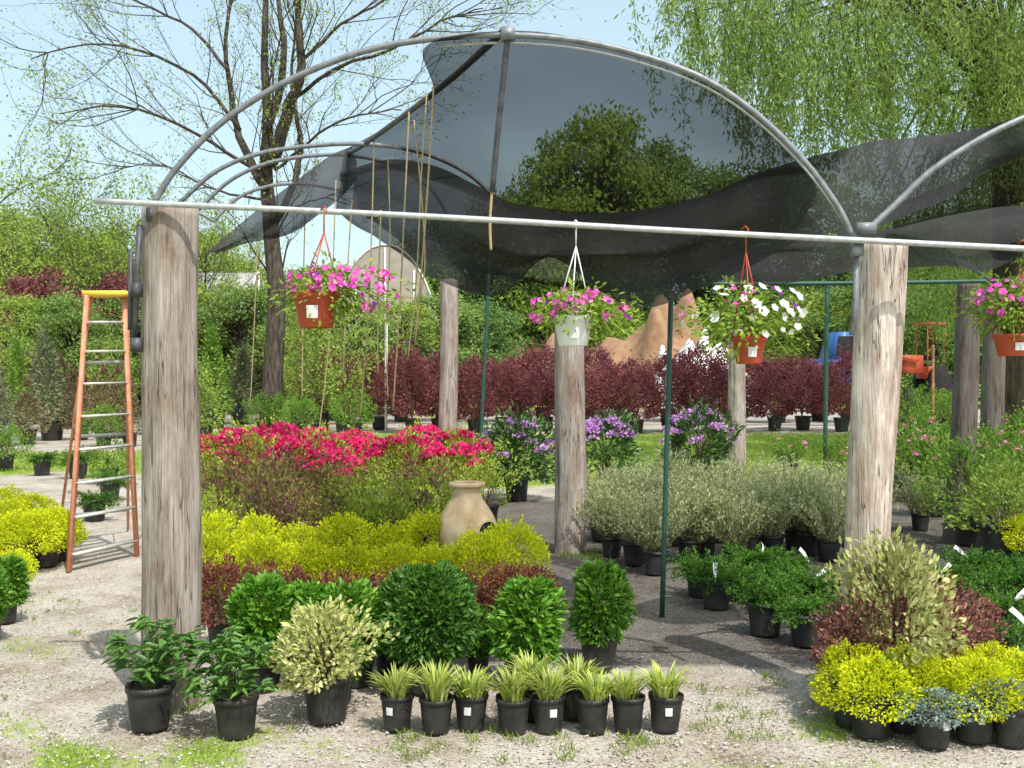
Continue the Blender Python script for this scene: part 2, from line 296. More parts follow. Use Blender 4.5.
def juniper():
    mb=MB()
    for i in range(80):
        a=rng.uniform(0,6.28); l=rng.uniform(.12,.30); el=rng.uniform(-.05,.8); c=np.array([math.cos(a)*math.cos(el),math.sin(a)*math.cos(el),math.sin(el)])
        n=55; t=rng.random(n)[:,None]; P=np.array([0,0,.19])+c*l*t+rng.normal(size=(n,3))*.015*(1.3-t)+np.array([0,0,-.05])*t*t
        leaves(mb,P,c+rnd(n)*.8,.026,.009,simple=True)
    return mb.build('juniper_sprays',[LM['jun']]),None
reg('jun','m',juniper,4)
reg('blue','s',lambda:fol('blue_grey_leaves',LM['blue'],2400,.16,.11,.12,dome,.014,.008,.22,.4,.4,shelf=1,gap=.1,top=.5),2)
reg('gen','l',lambda:fol('shrub_leaves',LM['gen'],2600,.38,.55,.22,dome,.045,.02,.4,.35,.7,stems=14,gap=.3,simple=True),3)
reg('rose','l',lambda:fol('rose_leaves',LM['gen'],2200,.38,.6,.22,vase,.045,.024,.45,.3,.7,stems=18,gap=.35,simple=True,flowers=(10,LM['pinkp'],.025,.04,10,.5)),3)
reg('spr','l',lambda:fol('young_shrub_leaves',LM['spring'],2200,.35,.5,.22,dome,.045,.022,.35,.35,.7,stems=14,gap=.2,simple=True),2)
reg('maple','x',lambda:fol('burgundy_leaves',LM['maple'],5200,.85,1.45,.5,ball,.09,.045,.28,.35,.4,stems=18,gap=.15,shelf=1,simple=True),5)
reg('fir','x',lambda:fol('conifer_sprays',LM['greyfir'],3000,.5,1.5,.35,cone,.10,.03,.25,.3,.6,simple=True,gap=.15),3)
reg('firb','x',lambda:fol('brown_conifer_sprays',LM['brownfir'],2600,.5,1.4,.35,cone,.10,.03,.3,.3,.6,simple=True,gap=.25),2)
reg('firg','x',lambda:fol('green_conifer_sprays',LM['gen'],3000,.45,1.7,.35,cone,.10,.03,.25,.3,.6,simple=True,gap=.15),2)
reg('loose','x',lambda:fol('loose_leaves',LM['spring'],1800,.9,2.0,.4,vase,.09,.045,.5,.2,.5,stems=26,gap=.35,simple=True),3)
META={
'grass':('potted_grass','yellow striped grass in a small black pot','grass plant','striped grasses in a row'),
'peony':('potted_perennial','dark green leafy perennial in black pot on gravel','potted plant',None),
'cream':('potted_shrub','cream and green variegated shrub in black pot','potted shrub','variegated potted shrubs'),
'phlox':('potted_perennial','dense upright bright green perennial in black pot','potted plant','upright green potted perennials'),
'phloxw':('potted_shrub','broad dense dark green bush in black pot','potted shrub',None),
'barb':('potted_barberry','small purple leaved barberry in black pot','potted shrub','purple barberries'),
'barb2':('potted_barberry','mottled pink purple barberry in black pot','potted shrub','mottled barberries beside the post'),
'gold':('potted_spirea','golden yellow mounded spirea in black pot','potted shrub','golden spireas'),
'azal':('potted_azalea','lime green leafy azalea without flowers in pot','potted shrub','azaleas under the shade structure'),
'azalb':('potted_azalea','bronze leaved shrub with purple new growth in pot','potted shrub','azaleas under the shade structure'),
'azalr':('potted_azalea','azalea with red pink flower clusters in pot','potted shrub','flowering azaleas'),
'rhodo':('potted_rhododendron','rhododendron with lilac flower trusses in black pot','potted shrub','lilac rhododendrons'),
'rhodo2':('potted_rhododendron','rhododendron topped with a mass of lilac flowers','potted shrub','lilac rhododendrons'),
'salix':('potted_willow_shrub','grey green dappled willow shrub in black pot','potted shrub','dappled willow shrubs in rows'),
'jun':('potted_juniper','low spreading dark green juniper in black pot','potted shrub','junipers on dark gravel'),
'blue':('potted_groundcover','blue grey low groundcover in small black pot','potted plant','blue grey groundcovers'),
'gen':('potted_shrub','leafy mid green shrub in black pot','potted shrub','green potted shrubs'),
'rose':('potted_rose','green rose bush with few pink blooms in pot','potted shrub','potted roses'),
'spr':('potted_shrub','yellow green leafy shrub in black pot','potted shrub','green potted shrubs'),
'maple':('potted_red_shrub','burgundy leaved shrub in large black tub on lawn edge','potted shrub','burgundy shrubs in a long row'),
'fir':('potted_conifer','grey green conical conifer in large black tub','potted conifer','potted conifers'),
'firb':('potted_conifer','brownish thin conical conifer in large black tub','potted conifer','potted conifers'),
'firg':('potted_conifer','green conical conifer in large black tub','potted conifer','potted conifers'),
'loose':('potted_sapling','loose open young tree in large black tub','potted tree','potted saplings')}
cyc={}
def plant(k,px,py,s=1.0,tag=False,fz=1.0,stk=False):
    nm,lab,cat,grp=META[k]; pot,vars_=K[k]; cyc[k]=cyc.get(k,-1)+1; me,fm=vars_[(cyc[k]*2+int(rng.integers(2)))%len(vars_)]
    p=G(px,py)
    t=thing(nm,p,lab,cat,grp,0,s); rz=rng.uniform(0,6.28)
    obj('pot',POT[pot][0],t,rot=(rng.normal()*.03,rng.normal()*.02,rz))
    f=obj('foliage',me,t,rot=(rng.normal()*.05,rng.normal()*.05,rz)); f.scale=(rng.uniform(.93,1.07),1,fz*rng.uniform(.9,1.08))
    if fm: b=obj('flowers',fm,t,rot=tuple(f.rotation_euler)); b.scale=f.scale
    if tag: obj('pot_label',TAG[pot],t,rot=(0,0,rng.uniform(-.6,.6)))
    if stk: obj('plant_tag',STK,t,loc=(rng.uniform(-.1,.1),rng.uniform(-.16,.05),.3),rot=(rng.uniform(-.9,.3),rng.uniform(-.9,.9),rng.uniform(-.8,.8)))
    return t
for i,(px,py) in enumerate([(397,728),(436,731),(471,728),(513,731),(549,730),(593,731),(628,730),(665,729),(534,718),(575,717)]):
    plant('grass',px,py,rng.uniform(1.03,1.1),tag=i in(0,2,4,7))
plant('peony',150,727,1.0); plant('peony',237,734,.93)
plant('cream',327,719,1.06)
plant('phlox',262,690,.98); plant('phlox',302,688,.88); plant('phlox',353,684,1.02); plant('phlox',340,700,.65)
plant('phloxw',427,690,1.03); plant('phlox',527,690,1.06); plant('phlox',598,668,1.0); plant('phlox',390,672,.8); plant('phlox',478,672,.6)
plant('barb',224,650,.95,tag=True)
for px,py in [(372,642),(405,638),(440,638),(475,638),(510,634),(255,638),(535,632),(290,642),(335,640)]: plant('barb',px,py,.82,tag=rng.random()<.4)
for px,py in [(215,618),(262,624),(308,618),(352,624),(396,620),(440,624),(484,622),(505,614),(213,596),(252,590),(298,592),(345,586),(390,592),(430,594)]:
    plant('gold',px,py,rng.uniform(1.05,1.3),fz=rng.uniform(1.05,1.3))
for px,py,k in [(215,575,'azal'),(262,572,'azalb'),(305,574,'azalb'),(350,572,'azal'),(395,570,'azal'),(420,562,'azal'),
                (222,548,'azalb'),(275,546,'azalb'),(320,546,'azalb'),(365,548,'azal'),(410,545,'azalb'),(440,540,'azal'),(486,528,'azal')]:
    plant(k,px,py,rng.uniform(.86,1.05))
for px,py in [(218,520),(256,522),(296,520),(335,521),(400,520),(440,518),(232,508),(275,507),(318,507),(358,508),(425,506),(458,508)]:
    plant('azalr',px,py,rng.uniform(.95,1.12))
plant('rhodo',517,500,1.05); plant('rhodo2',606,487,.98); plant('rhodo',700,482,1.12)
for px,py in [(612,556),(655,574),(705,560),(735,566),(772,556),(828,560),(795,548),(600,540),(640,545),(676,545),(718,542),(755,540),(845,545),(608,530),(650,528),(690,528),(730,526),(770,526),(815,528),(880,530),(920,530),(632,534),(750,522),(790,520),(845,520),(690,562),(810,554),(670,516),(710,514),(625,518),(635,564),(750,556)]:
    plant('salix',px,py,rng.uniform(.86,1.0))
for px,py in [(716,608),(742,600),(765,634),(778,614),(806,644),(812,608),(838,614),(850,634),(1000,640),(985,612),(1020,610),(950,600),(790,592),(758,588),(700,596),(970,590),(1010,588)]:
    plant('jun',px,py,rng.uniform(.9,1.05),stk=rng.random()<.4)
for px,py,s in [(866,712,1.0),(925,706,1.05),(955,700,.9),(850,698,.85)]: plant('barb2',px,py,s,stk=px==955)
plant('cream',891,718,1.1,fz=1.55); plant('cream',905,704,1.0,fz=1.45)
for px,py in [(872,735),(936,730),(975,739),(1022,730),(905,728),(992,722),(1060,732),(852,724)]: plant('gold',px,py,rng.uniform(.86,.95),tag=rng.random()<.4)
plant('blue',933,745,1.15,tag=True); plant('blue',1012,743,1.15,tag=True)
plant('jun',1000,670,1.1,stk=True)
for px,py,k in [(1000,560,'spr'),(1030,565,'gold'),(975,545,'gen'),(1020,530,'gen'),(985,515,'rose'),(940,515,'rose'),(1040,505,'gen'),(900,500,'rose'),(870,498,'rose'),(955,495,'gen'),(1010,495,'rose'),(920,480,'rose'),(980,480,'gen'),(1030,478,'rose'),(885,478,'gen')]:
    plant(k,px,py,rng.uniform(1.0,1.2))
plant('rose',790,478,.85); plant('gen',835,482,.75)
for px,py in [(20,572),(44,566),(8,558),(30,552),(55,560),(-15,575),(4,540)]: plant('gold',px,py,rng.uniform(1.15,1.3))
for px,py in [(5,622),(-12,640),(12,598)]: plant('gold' if py<600 else 'phlox',px,py,.8)
for px in range(376,862,33): plant('maple',px+rng.uniform(-6,6),431+rng.uniform(-2,2),rng.uniform(.80,.94))
for px in range(360,862,38): plant('maple',px+rng.uniform(-7,7),422+rng.uniform(-1,1),rng.uniform(1.0,1.15))
for px,py,k,s in [(52,440,'fir',1.2),(20,432,'firg',1.1),(-10,436,'fir',1.2),(98,430,'firb',1.0),(5,425,'loose',1.1),(75,420,'fir',1.2),(120,425,'loose',1),(40,415,'firg',1.4),(110,413,'firb',1.3),(15,410,'loose',1.5),
        (80,440,'firb',.9),(118,438,'firb',.9),(28,444,'firb',.8),(2,446,'fir',.8),(66,428,'firb',1.2),(30,424,'firb',1.3),(104,446,'gen',1.2),(130,446,'firb',.7),(88,424,'maple',.7),
        (6,470,'gen',.9),(78,478,'jun',1.4),(110,484,'gen',.8),
        (215,428,'firg',1.3),(240,424,'fir',1.2),(205,440,'loose',.8),(262,432,'gen',1.3),(280,432,'gen',1.2),(300,434,'gen',1.2),(320,430,'loose',1.3),(345,432,'loose',1.2),(355,436,'gen',1.4),(300,424,'loose',1.5),(325,415,'loose',1.6),
        (330,420,'maple',1.0),(345,414,'maple',1.2),(42,475,'jun',1.3),(95,520,'jun',1.2),(110,500,'jun',1.2),(880,425,'loose',.6),(1005,425,'gen',1.5),(955,425,'gen',1.3),(905,431,'gen',1.5),(925,429,'gen',1.6),(946,432,'gen',1.4)]:
    plant(k,px,py,s)
# ---------------------------------------------------------------- shade structure
SS=thing('shade_structure',(0,5.4,0),'open frame of wooden poles and steel hoops with torn netting','shade structure')
def part(name,me,label=None): return obj(name,me,SS,loc=(0,-5.4,0),label=label)
def post(top,base,r0,r1,mat,name='post',label=None):
    mb=MB(); k=60; seg=48; t=np.linspace(0,1,k); a=np.linspace(0,2*np.pi,seg,endpoint=False)
    c=np.array(base)[None]*(1-t[:,None])+np.array(top)[None]*t[:,None]; c[:,0]+=.012*np.sin(t*5+r0*90)
    r=(r0*(1-t)+r1*t)
    ph=rng.uniform(0,6,6)
    rr=r[:,None]*(1+.02*np.sin(2*a+ph[0]+t[:,None]*2)+.012*np.sin(5*a+ph[1]+t[:,None]*3)+.012*np.sin(9*a+ph[2])+.02*np.sin(7*t[:,None]+ph[3])+.008*np.sin(23*t[:,None]+3*a))
    for q in range(8):
        ac=rng.uniform(3.4,6.); zz=rng.uniform(.05,.95); wid=.03; da=np.abs((a-ac+np.pi)%(2*np.pi)-np.pi)
        rr=rr-r[:,None]*.10*np.exp(-(da/wid)**2)[None]*np.exp(-((t-zz)/.16)**2)[:,None]
    tz=c[:,2:3]+np.zeros_like(rr); tz[-1]+=.014*np.sin(3*a+ph[4])
    v=np.stack([c[:,0:1]+rr*np.cos(a),c[:,1:2]+rr*np.sin(a),tz],2).reshape(-1,3)
    j=np.arange(seg); j2=(j+1)%seg
    mb.add(v,np.concatenate([np.stack([i*seg+j,i*seg+j2,(i+1)*seg+j2,(i+1)*seg+j],1) for i in range(k-1)]))
    n0=mb.n-seg; mb.l.append(np.arange(seg)+n0); mb.s.append(np.array([seg])); mb.m.append(np.array([0]))
    part(name,mb.build('wood_post',[mat]),label)
post(W(173,210,5.5),G(168,705)-[0,0,.05],.143,.142,M['wood'],label='thick weathered grey wooden pole')
post(W(880,243,5.5),G(863,698)-[0,0,.05],.105,.122,M['wood2'],label='pale peeling wooden pole, slightly leaning')
post(W(571,292,10.2),G(569,552)-[0,0,.05],.147,.142,M['wood'])
post(W(449,280,14),W(447,500,14)*[1,1,0]-[0,0,.05],.12,.115,M['wood'])
post(W(738,330,18),W(736,470,18)*[1,1,0]-[0,0,.05],.15,.14,M['wood'])
post(W(970,283,10.8),G(957,541)-[0,0,.05],.13,.11,M['wood3'],label='leaning dark weathered wooden pole')
post(W(994,290,17),W(992,478,17)*[1,1,0]-[0,0,.05],.18,.17,M['wood3'])
def pipe(pts,r,mat,name,n=None,seg=10,label=None):
    pts=np.array(pts); 
    if n: pts=catmull(pts,n)
    mb=MB(); tube(mb,pts,r,seg); part(name,mb.build(name,[mat]),label)
pipe([W(95,201,5.33),W(400,215,5.28),W(700,232,5.24),W(1090,252,5.2)],.015,M['galv'],'crossbar',40)
hoopA=[(152,206),(175,170),(215,128),(262,95),(312,70),(372,49),(440,38),(508,35),(580,41),(650,58),(710,82),(760,117),(805,162),(838,207),(852,236)]
pipe([W(x,y,5.42) for x,y in hoopA],.016,M['hoopst'],'hoop',70)
pipe([W(x+1,y+8,5.46) for x,y in hoopA[6:]],.006,M['galv'],'hoop_rod',50)
pipe([W(x,y,8.6) for x,y in [(178,204),(215,172),(258,154),(310,146),(362,144),(420,152),(470,175),(505,210)]],.018,M['hoopst'],'hoop',40)
pipe([W(x,y,10.2) for x,y in [(196,212),(228,182),(262,165),(300,157),(345,155),(390,164),(430,188),(450,220)]],.019,M['hoopst'],'hoop',40)
pipe([W(x,y,12.0) for x,y in [(213,222),(238,198),(270,186),(305,184),(340,190)]],.019,M['hoopst'],'hoop',30)
pipe([W(x,y,5.42) for x,y in [(872,226),(895,205),(930,172),(975,142),(1024,118),(1080,102),(1140,98)]],.017,M['hoopst'],'hoop',40)
pipe([W(x,y,8.6) for x,y in [(905,240),(925,258),(960,262),(990,280)]],.014,M['hoopst'],'hoop',20)
pipe([W(505,30,5.4),W(440,88,7.0),W(366,143,8.6),W(346,154,10.2)],.02,M['darkpipe'],'ridge_pipe',20)
pipe([W(508,34,5.4),W(500,110,5.5),W(492,192,5.6)],.016,M['darkpipe'],'prop_pole',12)
pipe([W(180,206,8.6),W(200,214,10.2),W(215,222,12)],.015,M['galv'],'crossbar',12)
pipe([W(700,284,10.2),W(860,283,10.4),W(1060,280,10.6)],.02,M['green_metal'],'crossbar',12)
def vpole(px,pt,pb,px2=None,r=.016,mat='green_metal'):
    b=G(px2 or px,pb); t=W(px,pt,b[1]); pipe([b-[0,0,.02],(b+t)/2,t],r,M[mat],'support_pole',6)
vpole(671,298,616,662,.018); vpole(827,282,468,825,.038); vpole(490,250,500,478,.024)
def brk(build,mat):
    mb=MB(); build(mb); part('bracket',mb.build('bracket',[mat]))
for px,py,d in [(137,290,5.36),(137,345,5.36),(152,215,5.4)]: brk(lambda mb:box(mb,W(px,py,d),(.04,.06,.07)),M['darkpipe'])
brk(lambda mb:tube(mb,[W(140,225,5.38),W(137,270,5.38),W(134,350,5.38)],.016,8),M['darkpipe']); brk(lambda mb:tube(mb,[W(131,250,5.38),W(130,330,5.38)],.012,8),M['darkpipe'])
brk(lambda mb:tube(mb,[W(856,232,5.3),W(856,300,5.28),W(852,335,5.28)],.015,8),M['hoopst']); brk(lambda mb:box(mb,W(866,228,5.28),(.09,.04,.05)),M['hoopst']); brk(lambda mb:box(mb,W(857,250,5.26),(.05,.05,.06)),M['hoopst']); brk(lambda mb:box(mb,W(508,34,5.4),(.07,.06,.06)),M['hoopst'])
def cloth(rows,nu,nv,mats,name,wr=.03,label=None,seed=0,scal=0.0,damp=0.0):
    rows=[[W(*p) for p in r] for r in rows]; A=np.array(rows); A=catmull(A,nv); A=np.transpose(catmull(np.transpose(A,(1,0,2)),nu),(1,0,2))
    r2=np.random.default_rng(seed); U,V=np.meshgrid(np.linspace(0,1,nu),np.linspace(0,1,nv)); Lx=np.linalg.norm(A[0,-1]-A[0,0])
    dm_=1-damp*np.clip((U-.5)/.2,0,1)
    for j in range(10):
        a=r2.uniform(3,18)*(Lx/5); b=r2.uniform(2,9)*(1 if j%2 else -1); s=wr*r2.uniform(.4,1)*(8/(abs(a)+3))**.5; env=.3+.7*np.sin(V*np.pi*.85)
        ph=r2.uniform(0,6); w0=np.sin(a*U+b*V+1.2*np.sin(V*2.+U*3+j)+ph); w=s*w0*np.abs(w0)**.3*env*np.clip(.5+.7*np.sin(U*r2.uniform(3,9)+j),0,1.2)*dm_
        A[...,2]+=w*.8; A[...,1]+=w*1.8
    if scal>0: A[...,2]-=scal*V**2*(np.abs(np.sin(U*Lx*2.1+seed))-.5)
    mb=MB(); idx=np.arange(nu*nv).reshape(nv,nu); f=np.stack([idx[:-1,:-1],idx[:-1,1:],idx[1:,1:],idx[1:,:-1]],-1)
    mb.add(A.reshape(-1,3),f.reshape(-1,4))
    part(name,mb.build(name,mats),label)
cloth([[(345,150,10.2),(400,118,8),(432,90,6.9),(426,46,5.5),(508,31,5.4),(600,43,5.42),(700,76,5.42),(770,127,5.42),(806,160,5.42)],
       [(342,165,10),(392,145,8.7),(432,130,7.8),(460,115,7.2),(512,120,7),(595,130,6.9),(695,145,6.7),(768,152,6),(808,164,5.5)],
       [(340,178,9.6),(385,170,9.1),(430,180,8.8),(478,200,8.4),(520,217,8.2),(592,222,8),(685,208,7.5),(758,182,6.8),(812,172,5.7)]],160,80,[M['mesh1']],'shade_cloth',.03,label='thin see-through black netting',seed=1)
cloth([[(340,172,9.6),(385,160,9.1),(430,166,8.8),(478,188,8.4),(520,206,8.2),(592,214,8),(685,200,7.5),(758,172,6.8),(812,156,5.9),(845,149,6.1),(875,140,6.3),(905,138,6.4),(950,133,6.3),(985,128,6.0),(1026,116,5.6),(1095,98,5.5)],
       [(339,190,9.6),(372,195,9.1),(415,205,8.6),(460,230,8.1),(512,250,7.8),(580,252,7.5),(670,240,7.0),(755,208,6.5),(815,188,6.1),(850,182,6.1),(882,176,6.1),(915,168,6.1),(955,158,5.9),(990,146,5.8),(1028,130,5.6),(1098,112,5.5)],
       [(338,204,9.6),(362,226,9.1),(402,250,8.6),(440,274,8.2),(500,292,8.0),(550,262,7.8),(632,306,7.2),(715,276,6.8),(795,240,6.2),(845,238,5.9),(880,224,5.8),(915,208,5.8),(960,194,5.8),(1000,168,5.7),(1032,152,5.6),(1100,134,5.5)]],320,80,[M['mesh2']],'shade_cloth',.065,label='dark sagging folds of black netting',seed=2,scal=.06,damp=.65)
cloth([[(352,170,10),(430,165,9.5),(520,205,9.2),(640,210,8.7),(758,175,7.7),(812,166,6.6)],
       [(356,205,10),(425,232,9.5),(510,255,9.2),(620,258,8.6),(745,228,7.5),(812,205,6.6)],
       [(362,214,10),(430,256,9.5),(510,280,9.2),(620,290,8.6),(745,250,7.5),(812,225,6.6)]],110,50,[M['mesh1']],'shade_cloth',.05,seed=9)
cloth([[(700,250,9.5),(760,245,9.2),(830,236,9),(895,226,9),(950,213,8.8),(990,208,8.6),(1040,204,8.4),(1100,190,8.4)],
       [(705,266,9.4),(765,262,9.1),(835,252,8.8),(900,243,8.6),(950,236,8.4),(990,230,8.2),(1040,226,8),(1100,215,8)],
       [(712,278,9.2),(770,280,9),(840,272,8.6),(900,266,8.4),(950,260,8.2),(990,270,8),(1040,258,7.9),(1100,248,7.8)]],140,40,[M['mesh2']],'shade_cloth',.025,seed=4,scal=.08)
cloth([[(880,212,8.6),(950,182,7.6),(1000,152,7),(1040,140,6.8),(1100,120,6.8)],
       [(890,220,8.7),(955,200,7.9),(1000,180,7.4),(1040,170,7.2),(1100,150,7.2)],
       [(895,230,8.8),(960,214,8.2),(1005,206,7.8),(1040,200,7.6),(1100,180,7.6)]],60,30,[M['mesh1']],'shade_cloth',.02,seed=5)
cloth([[(352,146,10.0),(330,156,9.6),(300,178,9.2),(262,206,8.8),(228,234,8.6),(208,251,8.5)],
       [(356,162,9.8),(336,178,9.5),(310,200,9.2),(278,222,8.9),(242,240,8.7),(210,253,8.5)],
       [(358,178,9.7),(342,196,9.5),(322,212,9.3),(292,232,9.1),(252,243,8.8),(214,256,8.6)]],60,20,[M['mesh2']],'shade_cloth',.03,seed=6,label='torn black flap of netting')
def rope(pts,r=.007):
    mb=MB(); p=catmull(np.array([W(*q) for q in pts]),24); b=p[-1].copy(); tube(mb,p-b,r,6)
    single('hanging_rope',mb.build('rope',[M['rope']]),'thin tan rope hanging from the hoops','rope',b,'ropes hanging from the frame')
rope([(434,80,6.6),(430,150,6.6),(424,240,6.6),(415,345,6.6)],.006); rope([(409,112,7.4),(405,200,7.4),(400,300,7.4),(393,410,7.4)],.006)
rope([(374,140,8.4),(372,220,8.4),(368,320,8.4),(360,420,8.4)],.006); rope([(336,180,9),(330,330,9),(318,440,9)],.005); rope([(381,210,8.2),(378,300,8.2),(378,375,8.2)],.006)
rope([(492,190,5.6),(490,222,5.6),(491,250,5.6)],.008); rope([(414,120,7.4),(421,190,7.4),(425,260,7.4),(420,300,7.4)],.005); rope([(258,230,10.2),(254,330,10.2),(250,410,10.2)],.005)
rope([(427,90,6.8),(421,180,6.8),(417,270,6.8),(408,360,6.8)],.005); rope([(388,160,8.0),(390,240,8.0),(386,330,8.0),(388,400,8.0)],.005)
rope([(352,200,9),(347,280,9),(343,380,9)],.005); rope([(305,215,9.5),(303,300,9.5),(302,400,9.5)],.005)
# ---------------------------------------------------------------- hanging baskets
def basket(px,pyt,pyb,wpx,color,flw,extent,ptop,hpx,d=5.26,label='',leafy=1.0):
    s=d/F; R=wpx*s/2; Hb=(pyb-pyt)*s; base=W(px,pyb,d); t=thing('hanging_basket',base,label,'hanging basket','hanging flower baskets')
    mb=MB(); lathe(mb,[(.001,0),(R*.66,0),(R*.7,.006),(R*.9,Hb*.78),(R*.92,Hb*.8),(R,Hb*.82),(R*1.02,Hb),(R*.95,Hb),(R*.9,Hb*.85),(R*.5,Hb*.88),(.001,Hb*.9)],32); obj('basket',mb.build('basket',[M[color]]),t)
    top=W(hpx,ptop,d)-base; mb=MB(); hk=top-[0,0,.10]
    for a in (0.4,2.5,4.6): tube(mb,[[R*math.cos(a),R*math.sin(a),Hb],(np.array([R*math.cos(a),R*math.sin(a),Hb])+hk)/2,hk],.0035,5)
    tube(mb,[hk,top-[0,0,.02],top+[.012,0,.012],top+[.0,0.01,.03],top+[-.02,0.02,.012]],.004,6); obj('hanger',mb.build('hanger',[M[color]]),t)
    x0,x1,y0,y1=extent; c=W((x0+x1)/2,(y0+y1)/2,d)-base; rx=(x1-x0)/2*s; rz=(y1-y0)/2*s
    n=int(950*leafy); q=rnd(n)*(.3+.7*rng.random((n,1))**.6); q[:,2]-=.35*np.clip(np.hypot(q[:,0],q[:,1])-.5,0,1)
    k=1+.28*np.sin(3*np.arctan2(q[:,1],q[:,0])+px)+.15*np.sin(7*q[:,0]+px); P=c*[1,1,1]+q*[rx,min(rx,.2),rz]*k[:,None]
    P=P[(P[:,2]>Hb*.75)|(np.abs(P[:,0])>R*.8)|(rng.random(len(P))<.12)]; n=len(P); q=unit(P-c)
    mb=MB(); leaves(mb,P,q+rnd(n)*.6,rng.uniform(.02,.042,n),.017,q+[0,0,.8]+rnd(n)*.5)
    for i in range(16):
        a=rng.uniform(0,6.28); e=c+np.array([math.cos(a)*rx*1.,math.sin(a)*.15,rng.uniform(-1.2,-.2)*rz]); tube(mb,[[0,0,Hb],(c+e)/2+[0,0,rz*.4],e],.0025,4,0,False)
    obj('foliage',mb.build('basket_leaves',[LM['basketleaf']]),t)
    mats=[LM[f[0]] for f in flw]; mb=MB()
    for mi,(mk,nf,fs,bias) in enumerate(flw):
        for i in range(nf):
            qq=rnd(1)[0]; qq[1]=-abs(qq[1])*.9+.1; qq[2]=qq[2]*.8+.12; qq[0]=np.clip(qq[0]+bias*rng.random(),-1,1)
            if abs(qq[0])*rx<R and qq[2]<-.1: qq[2]=rng.uniform(0,.9)
            p=c+qq*np.array([rx,min(rx,.2),rz])*rng.uniform(.85,1.1); nn=unit(qq+np.array([0,-.8,.5])+rng.normal(size=3)*.45); A=unit(np.cross(nn,[0.1,.2,1])); B=np.cross(nn,A); fz=fs*rng.uniform(.7,1.15)
            ang=np.arange(5)*2*np.pi/5+rng.uniform(0,6); D=np.cos(ang)[:,None]*A+np.sin(ang)[:,None]*B+nn*.35
            leaves(mb,np.repeat(p[None],5,0),D,fz,fz*1.05,np.repeat(nn[None],5,0),fold=-.05,droop=.15,mat=mi)
    obj('flowers',mb.build('basket_flowers',mats),t)
    mb=MB(); th=np.linspace(-.26,.26,5)-np.pi/2; v=[[R*.87*math.cos(a),R*.87*math.sin(a),Hb*.25] for a in th]+[[R*.93*math.cos(a),R*.93*math.sin(a),Hb*.6] for a in th]
    mb.add(v,[[i,i+1,i+6,i+5] for i in range(4)]); obj('basket_label',mb.build('basket_label',[M['tag']]),t)
basket(316,292,328,48,'terra',[('mag',70,.021,.3),('pinkp',8,.018,0),('purple',6,.018,0)],(274,394,262,322),212,324,label='red hanging basket overflowing with magenta petunias')
basket(573,316,346,42,'whitepl',[('mag',50,.019,-.3),('pinkp',8,.017,0),('purple',8,.016,.6)],(532,628,286,338),226,576,label='white hanging basket with magenta pink flowers')
basket(749,336,364,36,'terra',[('white',34,.025,.3),('purple',5,.018,.5),('mag',9,.016,0)],(680,802,284,352),232,746,label='red hanging basket with white petunias and pale leaves')
basket(1012,334,356,38,'terra',[('mag',48,.020,0)],(974,1050,276,336),246,1024,label='red hanging basket of magenta pink flowers')
# ---------------------------------------------------------------- stepladder
def ladder():
    o=G(100,566); t=thing('stepladder',o,'open orange fibreglass stepladder with aluminium steps and yellow top','stepladder')
    def L(px,py,dd): return W(px,py,dd)-o
    fl0=G(69,572)-o; ft0=L(87,296,9.6); fr0=G(137,556)-o; ft1=L(124,296,9.75)
    for a,b in ((fl0,ft0),(fr0,ft1)):
        mb=MB(); beam(mb,a,b,.025,.07); obj('rail',mb.build('rail',[M['orange']]),t)
    for f in (0.06,.19,.31,.43,.55,.67,.79,.90):
        a=fl0*(1-f)+ft0*f; b=fr0*(1-f)+ft1*f; mb=MB(); beam(mb,a+[.015,0,0],b-[.015,0,0],.075,.02,0,(0,1,0)); obj('step',mb.build('step',[M['alu']]),t)
    mb=MB(); c=(ft0+ft1)/2+[0,0.04,.02]; box(mb,c,(.38,.2,.05)); obj('top_cap',mb.build('top_cap',[M['yellow']]),t)
    bl0=G(58,538)-o; br0=G(128,530)-o
    for a,b in ((bl0,ft0+[0,.1,0]),(br0,ft1+[0,.1,0])):
        mb=MB(); beam(mb,a,b,.018,.04); obj('rear_leg',mb.build('rear_leg',[M['orange']]),t)
    for f in (.1,.45,.75): mb=MB(); beam(mb,bl0*(1-f)+(ft0+[0,.1,0])*f,br0*(1-f)+(ft1+[0,.1,0])*f,.015,.03); obj('rear_brace',mb.build('rear_brace',[M['alu']]),t)
    for (a,b),(c2,d2) in (((fl0,ft0),(bl0,ft0+[0,.1,0])),((fr0,ft1),(br0,ft1+[0,.1,0]))): mb=MB(); beam(mb,a*.5+b*.5,c2*.5+d2*.5,.006,.02,0,(1,0,.2)); obj('spreader',mb.build('spreader',[M['alu']]),t)
ladder()
